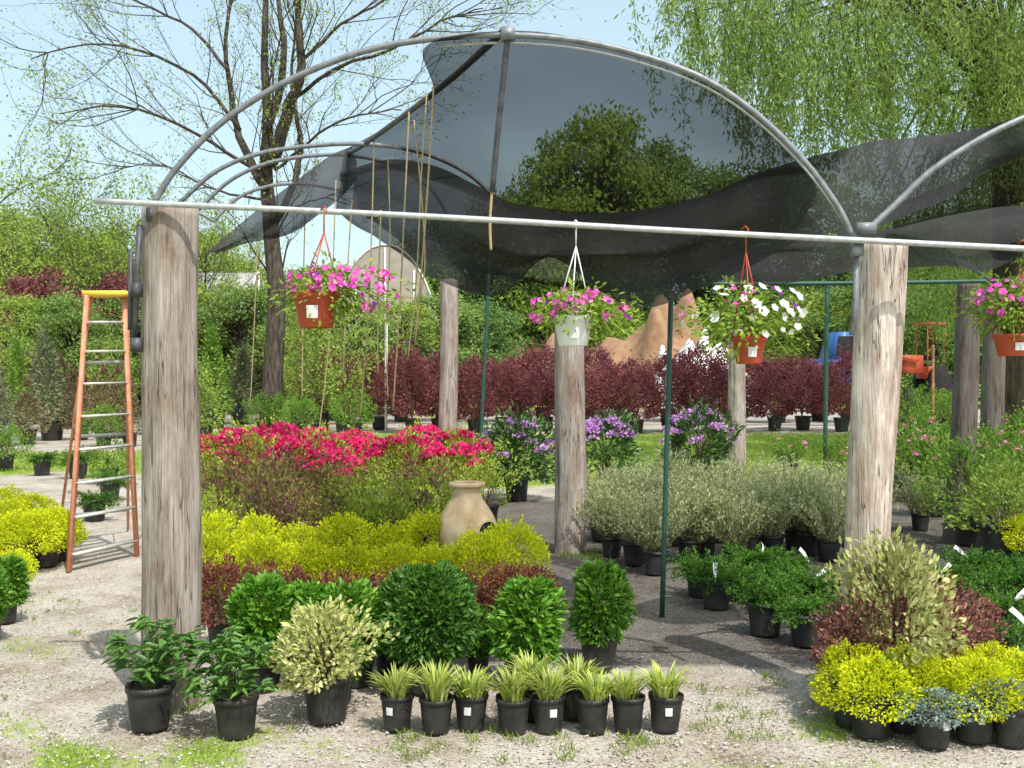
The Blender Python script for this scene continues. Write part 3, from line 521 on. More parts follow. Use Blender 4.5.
def chim():
    p=W(467,500,8.15); p[2]=0; t=thing('chiminea',p,'tan clay chiminea with dark mouth among the plants','chiminea',None,rot=math.radians(42)); t.scale=(.83,.83,.95)
    mb=MB(); prof=catmull(np.array([[.10,.2],[.18,.26],[.25,.38],[.275,.50],[.26,.60],[.205,.69],[.15,.76],[.13,.81],[.135,.86],[.165,.87],[.165,.895],[.135,.90],[.11,.88],[.10,.7]]),60); prof[:,0]=np.maximum(prof[:,0],.01); lathe(mb,prof,40); obj('body',mb.build('chiminea_body',[M['clay']]),t)
    a=np.linspace(0,2*np.pi,24,endpoint=False)
    def ring(rx,rz,y): return np.array([[rx*math.cos(q),y,.54+rz*math.sin(q)] for q in a])
    r0,r1,r2=ring(.14,.105,-.17),ring(.12,.09,-.295),ring(.10,.072,-.295); mb=MB(); v=np.concatenate([r0,r1,r2]); j=np.arange(24); j2=(j+1)%24
    mb.add(v,np.concatenate([np.stack([j,j2,j2+24,j+24],1),np.stack([j+24,j2+24,j2+48,j+48],1)])); obj('mouth_rim',mb.build('mouth_rim',[M['clay']]),t)
    mb=MB(); mb.add(ring(.102,.074,-.283),[list(range(24))]); obj('mouth',mb.build('mouth',[M['black']]),t)  # flat black disc painted in for the shaded hollow of the mouth
    mb=MB()
    tube(mb,[[.15*math.cos(q),.15*math.sin(q),.21] for q in np.linspace(0,6.283,20)],.012,6,0,False)
    for q in (0,2.1,4.2): tube(mb,[[.17*math.cos(q),.17*math.sin(q),.0],[.15*math.cos(q),.15*math.sin(q),.22]],.012,6)
    obj('stand',mb.build('stand',[M['darkpipe']]),t)
chim()
# ---------------------------------------------------------------- trees
def rot_about(v,ax,ang):
    ax=unit(ax); return v*math.cos(ang)+np.cross(ax,v)*math.sin(ang)+ax*np.dot(ax,v)*(1-math.cos(ang))
def grow(mb,p,d,L,r,lev,tips,maxlev,spread=.7,up=.15,nch=(3,5)):
    k=5; pts=[p]; dd=d.copy()
    for i in range(k):
        dd=unit(dd+rng.normal(size=3)*.13+np.array([0,0,up*.3])); pts.append(pts[-1]+dd*L/k)
    pts=np.array(pts); tube(mb,pts,np.linspace(r,r*.5,k+1),7 if lev<2 else 4 if lev<3 else 3,0,False)
    if lev>=maxlev: tips.append(pts[1:]); return
    n=rng.integers(*nch)
    for i in range(n):
        f=rng.uniform(.3,1) if i>0 else 1.0; ix=min(int(f*k),k); q=pts[ix]
        ax=np.cross(dd,rng.normal(size=3)); nd=rot_about(dd,ax,rng.uniform(.35,1)*spread); nd=unit(nd+np.array([0,0,up]))
        grow(mb,q,nd,L*rng.uniform(.55,.78),r*.5*(1.15 if i==0 else .85),lev+1,tips,maxlev,spread,up,nch)
def treegen(name,h,mat,bark,lev=3,nl=6,ls=.14,lw=.08,jit=.25,tr=.18,limbs=6,spread=.75,low=.3):
    mb=MB(); tips=[]; k=8; tp=np.stack([np.cumsum(rng.normal(size=k)*.05*h/10),np.cumsum(rng.normal(size=k)*.05*h/10),np.linspace(0,h*.7,k)],1); tp[0,:2]=0
    tube(mb,tp,np.linspace(tr,tr*.35,k),10,0,False)
    for i in range(limbs+3):
        f=low+(1-low)*i/(limbs+2); ix=f*(k-1); i0=int(ix); q=tp[i0] if i0>=k-1 else tp[i0]*(1-ix+i0)+tp[i0+1]*(ix-i0)
        a=i*2.4+rng.uniform(-.4,.4); el=rng.uniform(.2,.7)+f*.5; d=np.array([math.cos(a)*math.cos(el),math.sin(a)*math.cos(el),math.sin(el)])
        grow(mb,q,d,h*.3*(1.15-f*.55),tr*.45*(1.1-f*.5),1,tips,lev,spread)
    T=np.concatenate(tips); T=np.repeat(T,nl,0); T=T+rng.normal(size=T.shape)*jit
    n=len(T); lb=MB(); cen=np.array([0,0,h*.55]); sz=rng.uniform(.6,1.3,n)
    leaves(lb,T,rnd(n)+[0,0,-.2],ls*sz,lw*sz,unit(T-cen)+rnd(n)*.7+[0,0,.6],simple=True)
    return mb.build(name+'_wood',[bark]),lb.build(name+'_leaves',[mat]),h
def clumptree(name,h,mat,bark,ncl=75,per=170,ls=.26,wf=.42,low=.12):
    mb=MB(); lb=MB(); tr=.02*h; tube(mb,[[0,0,0],[.1,0,h*.3],[0,.1,h*.7]],[tr,tr*.8,tr*.3],8,0,False)
    for i in range(ncl):
        u=rng.random(); z=h*(low+(1-low)*u*.95); R=h*wf*np.sqrt(max(1-((u-.4)/.63)**2,.03))*rng.uniform(.45,1.05)*.85; a=rng.uniform(0,6.28)
        c=np.array([R*math.cos(a),R*math.sin(a),z]); rr=h*rng.uniform(.06,.12)
        tube(mb,[[0,0,max(z-h*.18,h*.1)],c*[.5,.5,1]-[0,0,h*.05],c],[tr*.35,tr*.2,tr*.06],4,0,False)
        q=rnd(per)*(rng.random((per,1))**.4); q[:,2]*=.65; P=c+q*rr*1.15; out=unit(q+[0,0,.5]); sz=rng.uniform(.6,1.3,per)*ls
        leaves(lb,P,rnd(per)+out*.4,sz,sz*.6,out+rnd(per)*.6,simple=True)
    return mb.build(name+'_wood',[bark]),lb.build(name+'_leaves',[mat]),h
TV={'spring':[clumptree('spring_tree',9,LM['spring'],M['bark'],90,130,.20) for _ in range(3)],
    'mid':[clumptree('mid_tree',11,LM['mid'],M['bark2'],85,150,.24) for _ in range(4)],
    'dark':[clumptree('dark_tree',11,LM['dark'],M['bark2'],85,150,.24) for _ in range(2)],
    'sparse':[treegen('sparse_tree',9,LM['spring'],M['bark'],4,2,.12,.07,.2,tr=.10) for _ in range(2)],
    'burg':[clumptree('burgundy_tree',5,LM['maple'],M['bark2'],50,120,.14) for _ in range(1)]}
TL={'spring':'tree with fresh bright spring leaves behind the nursery','mid':'full mid green deciduous tree in distant tree line',
    'dark':'dark green full tree in distant tree line','sparse':'sparse young tree with a few new leaves','burg':'small burgundy leaved tree in nursery row'}
def tree(k,px,ytop,d,wide=1.0):
    wd,lf,h=TV[k][rng.integers(len(TV[k]))]; p=W(px,HY,d); p[2]=0; top=W(px,ytop,d)[2]; s=top/(h*1.03)
    t=thing('tree',p,TL[k],'tree','background trees',rng.uniform(0,6.28)); t.scale=(s*wide,s*wide,s)
    obj('trunk',wd,t); obj('crown',lf,t)
for k,px,yt,d,w in [('spring',-20,200,52,1.1),('spring',35,205,62,1.1),('spring',85,225,52,1.1),('sparse',60,150,56,1.1),('spring',135,215,58,1.0),('mid',175,240,66,1.2),('spring',205,225,60,1.0),('sparse',-10,120,50,1.2),('sparse',150,170,50,1.0),('sparse',205,190,48,.9),('sparse',100,175,46,1.0),('sparse',20,190,44,1.0),
    ('mid',-50,225,60,1.4),('mid',100,260,75,1.6),('spring',0,245,70,1.4),('mid',240,255,78,1.4),('mid',285,262,72,1.3),('burg',45,262,40,1.0),('burg',112,266,42,1.0),('spring',20,290,36,1.1),('mid',140,285,40,1.1),('mid',70,290,36,1.1),('spring',180,285,44,1.1),('spring',212,276,44,1.2),('mid',240,282,42,1.2),('spring',268,284,44,1.2),('sparse',235,215,52,.9),
    ('mid',330,262,80,1.4),('spring',380,255,80,1.2),('mid',430,240,85,1.2),('dark',455,215,85,1.0),('mid',500,185,85,1.0),('mid',545,165,88,.9),('spring',600,98,85,.72),('mid',568,120,87,.7),('mid',640,130,88,.75),('spring',565,190,80,.9),('mid',690,150,85,.85),('dark',745,160,88,.9),('mid',790,170,85,1.0),
    ('dark',840,190,80,1.),('mid',880,210,75,1.),('mid',925,215,70,1.),('mid',970,200,65,1.),('dark',1020,190,60,1.),('mid',1060,200,60,1.),('dark',880,270,56,1.3),('mid',960,265,52,1.3),('mid',1030,260,48,1.3),('mid',500,282,90,2),('mid',760,275,90,2),('mid',440,275,95,2),('spring',820,285,60,1.4),
    ('mid',352,296,40,1.3),('spring',400,298,42,1.2),('mid',440,290,44,1.2),('dark',480,300,46,1.3),('spring',310,300,40,1.1)]:
    tree(k,px,yt,d,w)
def bigtree():
    d=30.; base=W(270,HY,d); base[2]=0; t=thing('tree',base,'tall old tree with mostly bare branches and sparse new leaves','tree')
    mb=MB(); tips=[]
    def LL(pts,r0,r1,tw=8,lv=2,dd=0.0):
        r0*=.66; r1*=.5
        q=np.array([W(x,y,d+o)-base for x,y,o in pts]); q=catmull(q,14); q[1:]+=np.cumsum(rng.normal(size=(13,3))*.03,0); tube(mb,q,np.linspace(r0,r1,14),9,0,True)
        for i in range(tw):
            f=rng.uniform(.2,1); ix=min(int(f*13),12); T=unit(q[ix+1]-q[ix]); nd=rot_about(T,rng.normal(size=3),rng.uniform(.4,1.1)); nd=unit(nd+np.array([0,0,.15]))
            grow(mb,q[ix],nd,rng.uniform(1.2,2.3),max(r1*.5,.018),2,tips,4,.75,.10,(3,5))
    b=HY+HC*F/d
    LL([(270,b,0),(272,380,0),(276,300,0),(268,230,0),(264,170,0),(266,120,0),(262,60,0),(264,-30,0)],.50,.14,9)
    LL([(270,165,0),(288,110,-.5),(305,70,-1),(300,10,-1),(305,-60,-1)],.30,.10,12)
    LL([(267,190,0),(245,150,.5),(232,110,1),(225,50,1),(235,-30,1)],.20,.07,12)
    LL([(266,130,0),(282,60,1),(278,0,2),(285,-60,2)],.20,.07,10)
    LL([(270,230,0),(290,190,0),(300,140,.5),(290,90,.5),(296,20,1)],.18,.06,10)
    LL([(266,175,0),(225,150,-1),(165,120,-2),(105,105,-3),(60,110,-3)],.09,.03,11)
    LL([(240,130,0),(205,85,0),(150,55,-1),(90,45,-1),(30,60,-2)],.09,.03,12)
    LL([(228,70,0),(190,30,1),(130,5,1),(80,-20,1)],.08,.03,10)
    LL([(292,100,0),(340,70,-1),(400,45,-2),(450,20,-2),(485,10,-2)],.09,.03,12)
    LL([(302,60,0),(345,20,0),(390,-5,0),(440,-20,0)],.08,.03,10)
    LL([(275,170,0),(310,140,-1),(350,118,-2),(400,110,-2)],.07,.03,9)
    LL([(266,200,0),(215,190,1),(160,165,2),(120,170,2)],.06,.02,8)
    LL([(273,220,0),(305,200,1),(330,190,1)],.06,.02,4)
    T=np.concatenate(tips); T=T[rng.random(len(T))<.8]; T=np.repeat(T,2,0); T=T+rng.normal(size=T.shape)*.12; n=len(T)
    lb=MB(); leaves(lb,T,rnd(n),rng.uniform(.05,.11,n),.045,simple=True); obj('trunk',mb.build('big_tree_wood',[M['bark']]),t); obj('crown',lb.build('big_tree_leaves',[LM['spring']]),t)
bigtree()
def willow():
    base=W(1015,HY,20.); base[2]=0; t=thing('willow_tree',base,'weeping willow with long drooping bright green strands','tree')
    mb=MB(); lb=MB()
    fork=W(1010,90,20)-base; tr=catmull(np.array([[0,0,0],W(1018,300,20)-base,W(1015,200,20)-base,fork]),10); tube(mb,tr,np.linspace(.5,.33,10),12,0,False)
    clumps=[]
    def cl(px,py,d,yb,nn=14,sp=.42): clumps.append((W(px,py,d)-base,W(px,yb,d)[2],nn,sp))
    for px,py,d,yb,nn in [(685,-20,18,95,14),(705,10,17.5,120,11),(715,-30,17,60,12),(738,-10,19,165,20),(760,20,18,130,15),(785,-20,18,150,17),(798,20,20,190,22),(818,-10,17,130,17),(838,20,18,200,20),(862,-40,21,170,19),(882,10,18,140,18),(908,20,19,195,20),(935,-10,17,130,17),(958,40,20,190,20),(985,20,18,160,18),(1000,60,21,330,17),(1024,20,19,300,18),(1050,20,18,330,12),(1010,-30,17,150,18),
        (895,190,24,300,12),(925,200,25,325,12),(955,180,25,320,14),(985,190,24,370,16),(1015,150,25,375,16),(1040,160,23,350,12),(872,200,25,290,10),(905,210,27,345,10),(940,215,27,360,12),(922,220,28,345,8),(770,-50,22,70,14),(1070,0,20,300,8),(840,-40,24,110,18),(900,-40,24,90,18),(960,-50,24,110,18),(870,60,23,200,15),(930,70,23,210,18),(990,70,23,220,18),(1030,90,22,240,14),(810,60,23,190,12),(745,40,22,120,12),(690,-60,21,70,12)]:
        cl(px,py,d,yb,nn)
    for c,zb,nn,sp in clumps:
        mid=(fork+c)/2+np.array([0,0,1.2]); br=catmull(np.array([fork-[0,0,rng.uniform(-.8,.8)],mid,c]),8); tube(mb,br,np.linspace(.06,.012,8),5,0,False)
        # short leafy twigs around the limb tip make a layered mass
        n=140; P=c+rng.normal(size=(n,3))*[.5,.5,.35]; leaves(lb,P,rnd(n)+[0,0,-.6],rng.uniform(.08,.16,n),.035,simple=True)
        for i in range(nn):
            st=c+rng.normal(size=3)*[sp,sp,.45]; ln=max(st[2]-zb,1.)*rng.uniform(.5,1.08); k=9; tt=np.linspace(0,1,k); a=rng.uniform(0,6.28); o=rng.uniform(.1,.55)
            pts=st+np.stack([np.cos(a)*o*np.sqrt(tt)+.1*np.sin(tt*4+i)+.18*tt,np.sin(a)*o*np.sqrt(tt),-ln*tt],1)
            tube(mb,pts,np.linspace(.007,.002,k),3,0,False)
            n=int(ln*46); s=rng.random(n)*(k-1.001); ix=s.astype(int); fr=(s-ix)[:,None]; P=pts[ix]*(1-fr)+pts[ix+1]*fr+rng.normal(size=(n,3))*.085
            leaves(lb,P,rnd(n)*.8+[0,0,-.8],rng.uniform(.08,.16,n),.032,simple=True)
    obj('trunk',mb.build('willow_wood',[M['bark2']]),t); obj('crown',lb.build('willow_leaves',[LM['willow']]),t)
willow()
# ---------------------------------------------------------------- ground
xs=np.sinh(np.linspace(-6.2,6.2,200)); xs=xs/np.abs(xs).max()*500; ys=np.concatenate([np.linspace(-12,2,8),2+np.geomspace(.05,600,330)])
xs=np.unique(np.concatenate([np.linspace(-9,9,260),xs[np.abs(xs)>9]]))
Xg,Yg=np.meshgrid(xs,ys)
def sn(x,y,s,seed):
    r=np.random.default_rng(seed); z=0
    for j in range(7):
        a=r.uniform(0,6.28); f=s*r.uniform(.5,2.2); z=z+np.sin((x*math.cos(a)+y*math.sin(a))*f+r.uniform(0,6))
    return z/3.5
def sstep(a,b,x): t=np.clip((x-a)/(b-a),0,1); return t*t*(3-2*t)
def gmask(x,y):
    n1=sn(x,y,2.2,1); n2=sn(x,y,7,2); px=x/np.maximum(y,.5)*F+512
    near=sstep(5.6,5.05,y+n1*.25)*sstep(-.5,-1.1,x+n1*.3)*(.5+.45*np.clip(n2,-1,1))*1.05
    near=np.maximum(near,sstep(5.0,4.7,y+n1*.15)*.42*sstep(-.2,.5,n1)); 
    nearr=sstep(.4,.1,np.hypot((x-1.5),(y-5.1)*1.2)+n2*.15)*.6
    nearl=sstep(.5,.1,np.hypot((x+3.0),(y-6.6))+n2*.2)*.4
    lawn=sstep(14.6,16.5,y+n1*.6)*sstep(30.,28.,y+n1*.5)
    lawn=np.where(px<200,sstep(17.,18.,y+n1*.6)*sstep(23.5,22.,y+n1*.5)*.9,lawn)
    far=sstep(44,50,y+n1*2)
    g=np.clip(np.maximum.reduce([near,nearr,nearl,lawn,far]),0,1)
    dk=sstep(6.05,6.4,y+n1*.1)*sstep(15.,13.5,y)*sstep(-1.7,-1.3,x+(y-6)*.12+n1*.08)
    return g,np.clip(dk,0,1)
gm,dm=gmask(Xg,Yg); Zg=.010*sn(Xg,Yg,3,5)*(Yg<40)
mb=MB(); ny,nx=Xg.shape; idx=np.arange(nx*ny).reshape(ny,nx); f=np.stack([idx[:-1,:-1],idx[:-1,1:],idx[1:,1:],idx[1:,:-1]],-1).reshape(-1,4)
mb.add(np.stack([Xg,Yg,Zg-.012],2).reshape(-1,3),f)
m,nt,o=newmat('gravel_ground'); N=nt.nodes; Lk=nt.links.new
tc=N.new('ShaderNodeTexCoord')
def vor(s):
    v=N.new('ShaderNodeTexVoronoi'); v.inputs['Scale'].default_value=s; Lk(tc.outputs['Object'],v.inputs['Vector']); return v
def noi(s,dt=6,ro=.5):
    v=N.new('ShaderNodeTexNoise'); v.inputs['Scale'].default_value=s; v.inputs['Detail'].default_value=dt; v.inputs['Roughness'].default_value=ro; Lk(tc.outputs['Object'],v.inputs['Vector']); return v
def mixc(fac,a,b,bt='MIX'):
    x=N.new('ShaderNodeMix'); x.data_type='RGBA'; x.blend_type=bt
    if isinstance(fac,float): x.inputs[0].default_value=fac
    else: Lk(fac,x.inputs[0])
    Lk(a,x.inputs[6]); Lk(b,x.inputs[7]); return x.outputs[2]
v1=vor(85); n1=noi(1.6,8,.68); n2=noi(18,4)
sep=N.new('ShaderNodeSeparateColor'); Lk(v1.outputs['Color'],sep.inputs[0])
r1=ramp(nt,[(.26,.23,.20),(.42,.38,.335),(.50,.455,.405),(.37,.345,.32),(.60,.55,.50)],[0,.25,.55,.8,1]); Lk(sep.outputs[0],r1.inputs[0])
r1b=ramp(nt,[(.62,.55,.46),(.90,.86,.80),(1.02,1.0,.97),(1.10,1.08,1.05)],[.34,.47,.56,.68]); Lk(n1.outputs[0],r1b.inputs[0])
grav=mixc(1.0,r1.outputs[0],r1b.outputs[0],'MULTIPLY')
r2=ramp(nt,[(.085,.078,.072),(.14,.128,.118),(.18,.166,.153),(.115,.107,.10),(.27,.25,.23)],[0,.3,.6,.88,1]); Lk(sep.outputs[1],r2.inputs[0])
dark=mixc(1.0,r2.outputs[0],r1b.outputs[0],'MULTIPLY')
r3=ramp(nt,[(.12,.16,.03),(.21,.29,.05),(.30,.38,.08),(.33,.31,.16)],[.3,.45,.6,.75]); Lk(n2.outputs[0],r3.inputs[0])
ag=N.new('ShaderNodeAttribute'); ag.attribute_name='grassmask'; ad=N.new('ShaderNodeAttribute'); ad.attribute_name='darkmask'
def fuzz(att,src,amt):
    a=N.new('ShaderNodeMath'); a.operation='SUBTRACT'; Lk(src,a.inputs[0]); a.inputs[1].default_value=.5
    b=N.new('ShaderNodeMath'); b.operation='MULTIPLY_ADD'; Lk(a.outputs[0],b.inputs[0]); b.inputs[1].default_value=amt; Lk(att.outputs['Fac'],b.inputs[2])
    c=N.new('ShaderNodeMapRange'); Lk(b.outputs[0],c.inputs[0]); c.inputs[1].default_value=.3; c.inputs[2].default_value=.7; return c.outputs[0]
c1=mixc(fuzz(ad,n1.outputs[0],1.4),grav,dark); c2=mixc(fuzz(ag,n2.outputs[0],1.6),c1,r3.outputs[0])
p=N.new('ShaderNodeBsdfDiffuse'); Lk(c2,p.inputs[0])
bu=N.new('ShaderNodeBump'); bu.inputs['Strength'].default_value=.7; bu.inputs['Distance'].default_value=.01; iv=N.new('ShaderNodeMath'); iv.operation='SUBTRACT'; iv.inputs[0].default_value=1; Lk(v1.outputs['Distance'],iv.inputs[1]); Lk(iv.outputs[0],bu.inputs['Height'])
Lk(bu.outputs[0],p.inputs['Normal']); Lk(p.outputs[0],o.inputs[0])
me=mb.build('ground',[m])
for nm,ar in (('grassmask',gm),('darkmask',dm)):
    a=me.attributes.new(nm,'FLOAT','POINT'); a.data.foreach_set('value',ar.ravel().astype(np.float32))
go=obj('ground',me); go['kind']='structure'; go['label']='pale gravel yard with dark gravel beds and grass'
mb=MB(); rx=np.linspace(-60,120,60); ya=34+.0*rx-.06*rx; yb=41-.06*rx
v=np.concatenate([np.stack([rx,ya,0*rx+.006],1),np.stack([rx,yb,0*rx+.006],1)]); mb.add(v,[[i,i+1,i+61,i+60] for i in range(59)])
ro=obj('road',mb.build('road',[noisemat('packed_dirt_road',[(.28,.25,.21),(.38,.34,.30)],1.2,rough=.95)])); ro['kind']='structure'; ro['label']='packed gravel road behind the nursery'
def pebbles():
    n=12000; y=4.3+rng.random(n)**1.6*6; x=(rng.random(n)-.5)*y*1.05; _,dk=gmask(x,y); kp=(dk<.5)|(rng.random(n)<.08); x=x[kp];y=y[kp];n=len(x); s=rng.uniform(.003,.010,n)*(.7+.6*rng.random(n))
    a=np.array([[1,0,0],[-1,0,0],[0,1,0],[0,-1,0],[0,0,.7],[0,0,-.5]],float); v=(a[None]*rng.uniform(.6,1.2,(n,6,1)))*s[:,None,None]+np.stack([x,y,s*.2-.006],1)[:,None,:]
    f=np.array([[0,2,4],[2,1,4],[1,3,4],[3,0,4],[2,0,5],[1,2,5],[3,1,5],[0,3,5]]); mb=MB(); mb.add(v.reshape(-1,3),(np.arange(n)[:,None,None]*6+f[None]).reshape(-1,3))
    o=obj('pebbles',mb.build('pebbles',[leafmat('pebble_stone',[(.22,.2,.17),(.44,.40,.35),(.56,.52,.47),(.34,.32,.30)],0,.9,0,0)],False)); o['kind']='stuff'; o['label']='small loose gravel stones on the ground'; o['category']='gravel'
pebbles()
def grass(n,yr,size,name,pw=1.0,xr=None):
    y=yr[0]+rng.random(n)**pw*(yr[1]-yr[0]); x=(rng.random(n)-.5)*y*1.25
    g,_=gmask(x,y); k=(g>.3+rng.random(n)*.5); x=x[k];y=y[k];n=len(x)
    P=np.stack([x,y,np.full(n,-.012)],1); D=rnd(n)*.6+[0,0,1]; mb=MB(); leaves(mb,P,D,size*rng.uniform(.5,1.4,n),size*.13,rnd(n),droop=.25,simple=True)
    o=obj(name,mb.build(name,[LM['grass']])); o['kind']='stuff'; o['label']='patches of short green grass and weeds'; o['category']='grass'
grass(80000,(4.3,7.3),.028,'grass'); grass(60000,(14.5,30),.08,'lawn_grass')
def weeds():
    mb=MB()
    for i in range(150):
        px,py=random.choice([(rng.uniform(700,840),rng.uniform(672,745)),(rng.uniform(380,700),rng.uniform(732,764)),(rng.uniform(0,140),rng.uniform(580,740)),(rng.uniform(140,200),rng.uniform(690,715)),(rng.uniform(560,600),rng.uniform(550,560))])
        p=G(px,py); n=rng.integers(8,26); leaves(mb,np.repeat(p[None],n,0)+rng.normal(size=(n,3))*[.03,.03,0],rnd(n)*.7+[0,0,1],rng.uniform(.02,.045,n),.005,droop=.2)
    o=obj('weeds',mb.build('weeds',[LM['grass']])); o['kind']='stuff'; o['label']='scattered small weeds growing through gravel'; o['category']='weeds'
weeds()
def litter():
    n=6000; y=4.4+rng.random(n)**1.4*6; x=(rng.random(n)-.5)*y*1.05; P=np.stack([x,y,np.full(n,.0)],1); mb=MB(); leaves(mb,P,rnd(n)*[1,1,.15],rng.uniform(.008,.024,n),.007,rnd(n)*.4+[0,0,1],simple=True)
    o=obj('leaf_litter',mb.build('leaf_litter',[leafmat('dry_litter',[(.06,.04,.025),(.2,.13,.07),(.36,.28,.17)],.1,var=0)])); o['kind']='stuff'; o['label']='dry leaf litter and bark crumbs on gravel'; o['category']='litter'
litter()
# ---------------------------------------------------------------- distant things
def mound(px,d,w,h,mat,name,label,cat,seed=0,sy=.7):
    r=np.random.default_rng(seed); k=50; u=np.linspace(-1,1,k); U,V=np.meshgrid(u,u); R=np.clip(np.hypot(U,V),0,1); z=np.clip(1-R**2.2,0,1)
    for j in range(8): z=z*(1+.08*np.sin(U*r.uniform(3,18)+V*r.uniform(-9,9)+j))
    mb=MB(); idx=np.arange(k*k).reshape(k,k); f=np.stack([idx[:-1,:-1],idx[:-1,1:],idx[1:,1:],idx[1:,:-1]],-1).reshape(-1,4)
    mb.add(np.stack([U*w/2,V*w/2*sy,z*h-.02],2).reshape(-1,3),f); p=W(px,HY,d); p[2]=0
    return single(name,mb.build(name,[mat]),label,cat,p)
dirt=noisemat('orange_soil',[(.24,.13,.07),(.36,.22,.13)],2,rough=.95,bump=.6)
mound(665,62,11,4.6,dirt,'soil_pile','large orange brown pile of soil','soil pile',1); mound(605,66,14,3.4,dirt,'soil_pile','low orange brown pile of soil','soil pile',2); mound(535,58,7,2.5,noisemat('mulch',[(.1,.05,.03),(.17,.09,.05)],4),'mulch_pile','dark brown pile of mulch','mulch pile',3)
mound(700,50,6,2.9,M['whitepl'],'tarp_covered_pile','pile covered with white plastic tarp','tarp pile',4,.5)
def quonset(px,d,w,h,ln,mat,label,ang=0):
    p=W(px,HY,d); p[2]=0; t=thing('greenhouse',p,label,'greenhouse',None,rot=ang); mb=MB(); k=24; a=np.linspace(0,np.pi,k); c=np.stack([-np.cos(a)*w/2,0*a,np.sin(a)**.8*h],1)
    m2=8; v=np.concatenate([c+[0,ln*i/m2,0] for i in range(m2+1)]); f=[[i*k+j,i*k+j+1,(i+1)*k+j+1,(i+1)*k+j] for i in range(m2) for j in range(k-1)]; mb.add(v,f); obj('cover',mb.build('cover',[mat]),t)
    mb=MB(); mb.add(c,[list(range(k))]); e=obj('end_wall',mb.build('end_wall',[noisemat('beige_panel',[(.30,.25,.21),(.38,.33,.29)],2)]),t)
    mb=MB(); tube(mb,c+[0,-.02,0],.05,6,0,False)
    for x in (-.25,.25): tube(mb,[[x*w,-.03,0],[x*w,-.03,h*.84]],.05,6)
    tube(mb,[[0,-.03,0],[0,-.03,h*.98]],.05,6); tube(mb,[[-w*.46,-.03,h*.45],[w*.46,-.03,h*.45]],.04,6); obj('end_frame',mb.build('end_frame',[M['whitepl']]),t)
film=noisemat('milky_film',[(.34,.33,.31),(.46,.45,.43)],1.2,rough=.5)
quonset(385,56,6.0,8.2,9,film,'beige arched greenhouse with white frame',math.radians(5))
quonset(258,50,4,6.2,4,film,'low pale arched greenhouse seen side on',math.radians(90))
def truck():
    p=W(846,HY,44); p[2]=0; t=thing('pickup_truck',p,'blue pickup truck parked beyond the shrubs','truck'); t.scale=(.6,.9,1.7); blue=noisemat('blue_paint',[(.03,.11,.32),(.05,.15,.4)],2,rough=.4)
    mb=MB(); box(mb,(0,0,.95),(4.8,1.8,.6)); obj('body',mb.build('body',[blue]),t)
    mb=MB(); v=[[-1.5,-.85,1.252],[.5,-.85,1.252],[.5,.85,1.252],[-1.5,.85,1.252],[-1.0,-.7,1.9],[.35,-.7,1.9],[.35,.7,1.9],[-1.0,.7,1.9]]; mb.add(v,[[0,3,2,1],[4,5,6,7],[0,1,5,4],[1,2,6,5],[2,3,7,6],[3,0,4,7]]); obj('cab',mb.build('cab',[blue]),t)
    mb=MB(); mb.add([[-1.1,-.84,1.33],[.35,-.84,1.33],[.25,-.75,1.8],[-.85,-.75,1.8]],[[0,1,2,3]]); obj('window',mb.build('window',[M['black']]),t)
    for x in(-1.6,1.6):
        for y in(-.85,.85):
            mb=MB(); tube(mb,[[0,-.12,0],[0,.12,0]],.38,20); obj('wheel',mb.build('wheel',[M['black']]),t,loc=(x,y,.38))
truck()
def tractor():
    p=W(922,HY,36); p[2]=0; t=thing('tractor',p,'orange red tractor with canopy parked by the road','tractor',None,rot=.15); t.scale=(.6,.7,1.35); red=noisemat('red_paint',[(.38,.05,.02),(.5,.10,.04)],2,rough=.6)
    mb=MB(); box(mb,(-.9,0,1.4),(1.5,.7,.45)); obj('hood',mb.build('hood',[red]),t); mb=MB(); box(mb,(.4,0,1.2),(1.0,.8,.3)); obj('body',mb.build('body',[red]),t)
    mb=MB(); box(mb,(.47,0,2.4),(1.3,1.2,.07))
    for x in(0,.95):
        for y in(-.5,.5): tube(mb,[[x,y,1.2],[x,y,2.4]],.035,6)
    obj('canopy',mb.build('canopy',[red]),t)
    mb=MB(); tube(mb,[[.2,0,1.5],[.0,0,1.85]],.04,6); box(mb,(.55,0,1.55),(.45,.45,.12)); box(mb,(.8,0,1.8),(.1,.45,.4)); obj('seat',mb.build('seat',[M['black']]),t)
    mb=MB(); box(mb,(-1.9,0,1.6),(.12,1.4,.35)); beam(mb,(-1.85,-.5,1.6),(-.5,-.5,1.5),.08,.09); beam(mb,(-1.85,.5,1.6),(-.5,.5,1.5),.08,.09); obj('loader',mb.build('loader',[red]),t)
    for x,y,r in((.6,-.65,.7),(.6,.65,.7),(-1.2,-.6,.42),(-1.2,.6,.42)):
        mb=MB(); tube(mb,[[0,-.16,0],[0,.16,0]],r,24); w=obj('wheel',mb.build('wheel',[M['black']]),t,loc=(x,y,r))
tractor()
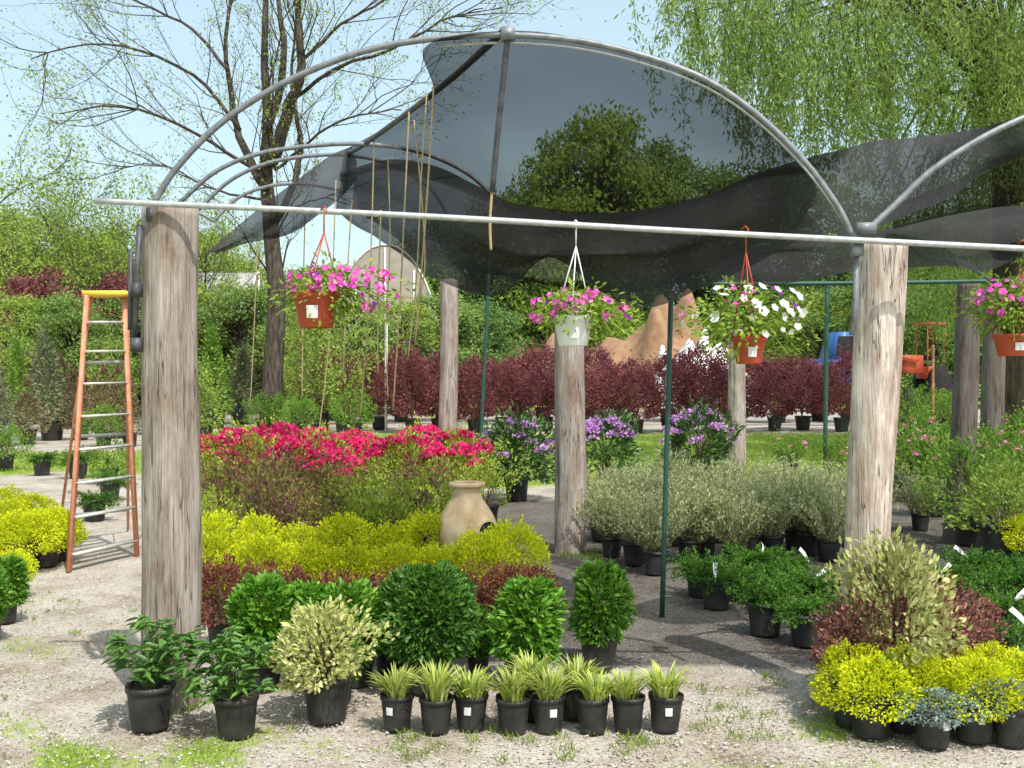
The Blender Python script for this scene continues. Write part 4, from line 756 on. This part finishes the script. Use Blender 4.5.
def stake(px,py,pt,col,r,lab):
    b=G(px,py); mb=MB(); h=W(px,pt,b[1])[2]; tube(mb,[[0,0,0],[0,0,h*.5],[0.01,0,h]],r,6); single('marker_stake',mb.build('stake',[col]),lab,'stake',b)
stake(933,440,345,M['orange'],.03,'orange marker stake standing on the grass'); stake(386,432,322,M['whitepl'],.04,'white marker pole behind azaleas')
# ---------------------------------------------------------------- light, world, camera
az=math.radians(150); el=math.radians(56)
sd=Vector((math.sin(az)*math.cos(el),math.cos(az)*math.cos(el),math.sin(el)))
ld=bpy.data.lights.new('sun','SUN'); ld.energy=4.6; ld.angle=math.radians(.5); ld.color=(1,.96,.89); lo=bpy.data.objects.new('sun',ld); COL.objects.link(lo); lo.rotation_euler=sd.to_track_quat('Z','Y').to_euler(); lo.location=(0,0,20)
w=bpy.data.worlds.new('World'); scene.world=w; w.use_nodes=True; nt=w.node_tree; nt.nodes.clear(); sk=nt.nodes.new('ShaderNodeTexSky'); sk.sky_type='NISHITA'; sk.sun_disc=False; sk.sun_elevation=el; sk.sun_rotation=az; sk.dust_density=3.0; sk.air_density=1.0; sk.ozone_density=1.5
hz=nt.nodes.new('ShaderNodeMix'); hz.data_type='RGBA'; hz.blend_type='ADD'; hz.inputs[0].default_value=1; hz.inputs[7].default_value=(2.5,3.2,2.9,1); nt.links.new(sk.outputs[0],hz.inputs[6])
bg=nt.nodes.new('ShaderNodeBackground'); bg.inputs[1].default_value=.148; wo=nt.nodes.new('ShaderNodeOutputWorld'); nt.links.new(hz.outputs[2],bg.inputs[0]); nt.links.new(bg.outputs[0],wo.inputs[0])
cd=bpy.data.cameras.new('camera'); cd.sensor_width=36; cd.lens=36*F/1024; cd.shift_y=-(384-HY)/1024; cd.clip_end=2000; cam=bpy.data.objects.new('camera',cd); COL.objects.link(cam); cam.location=(0,0,HC); cam.rotation_euler=(math.pi/2,0,0); scene.camera=cam
scene.view_settings.view_transform='Standard'; scene.view_settings.look='None'; scene.view_settings.exposure=0
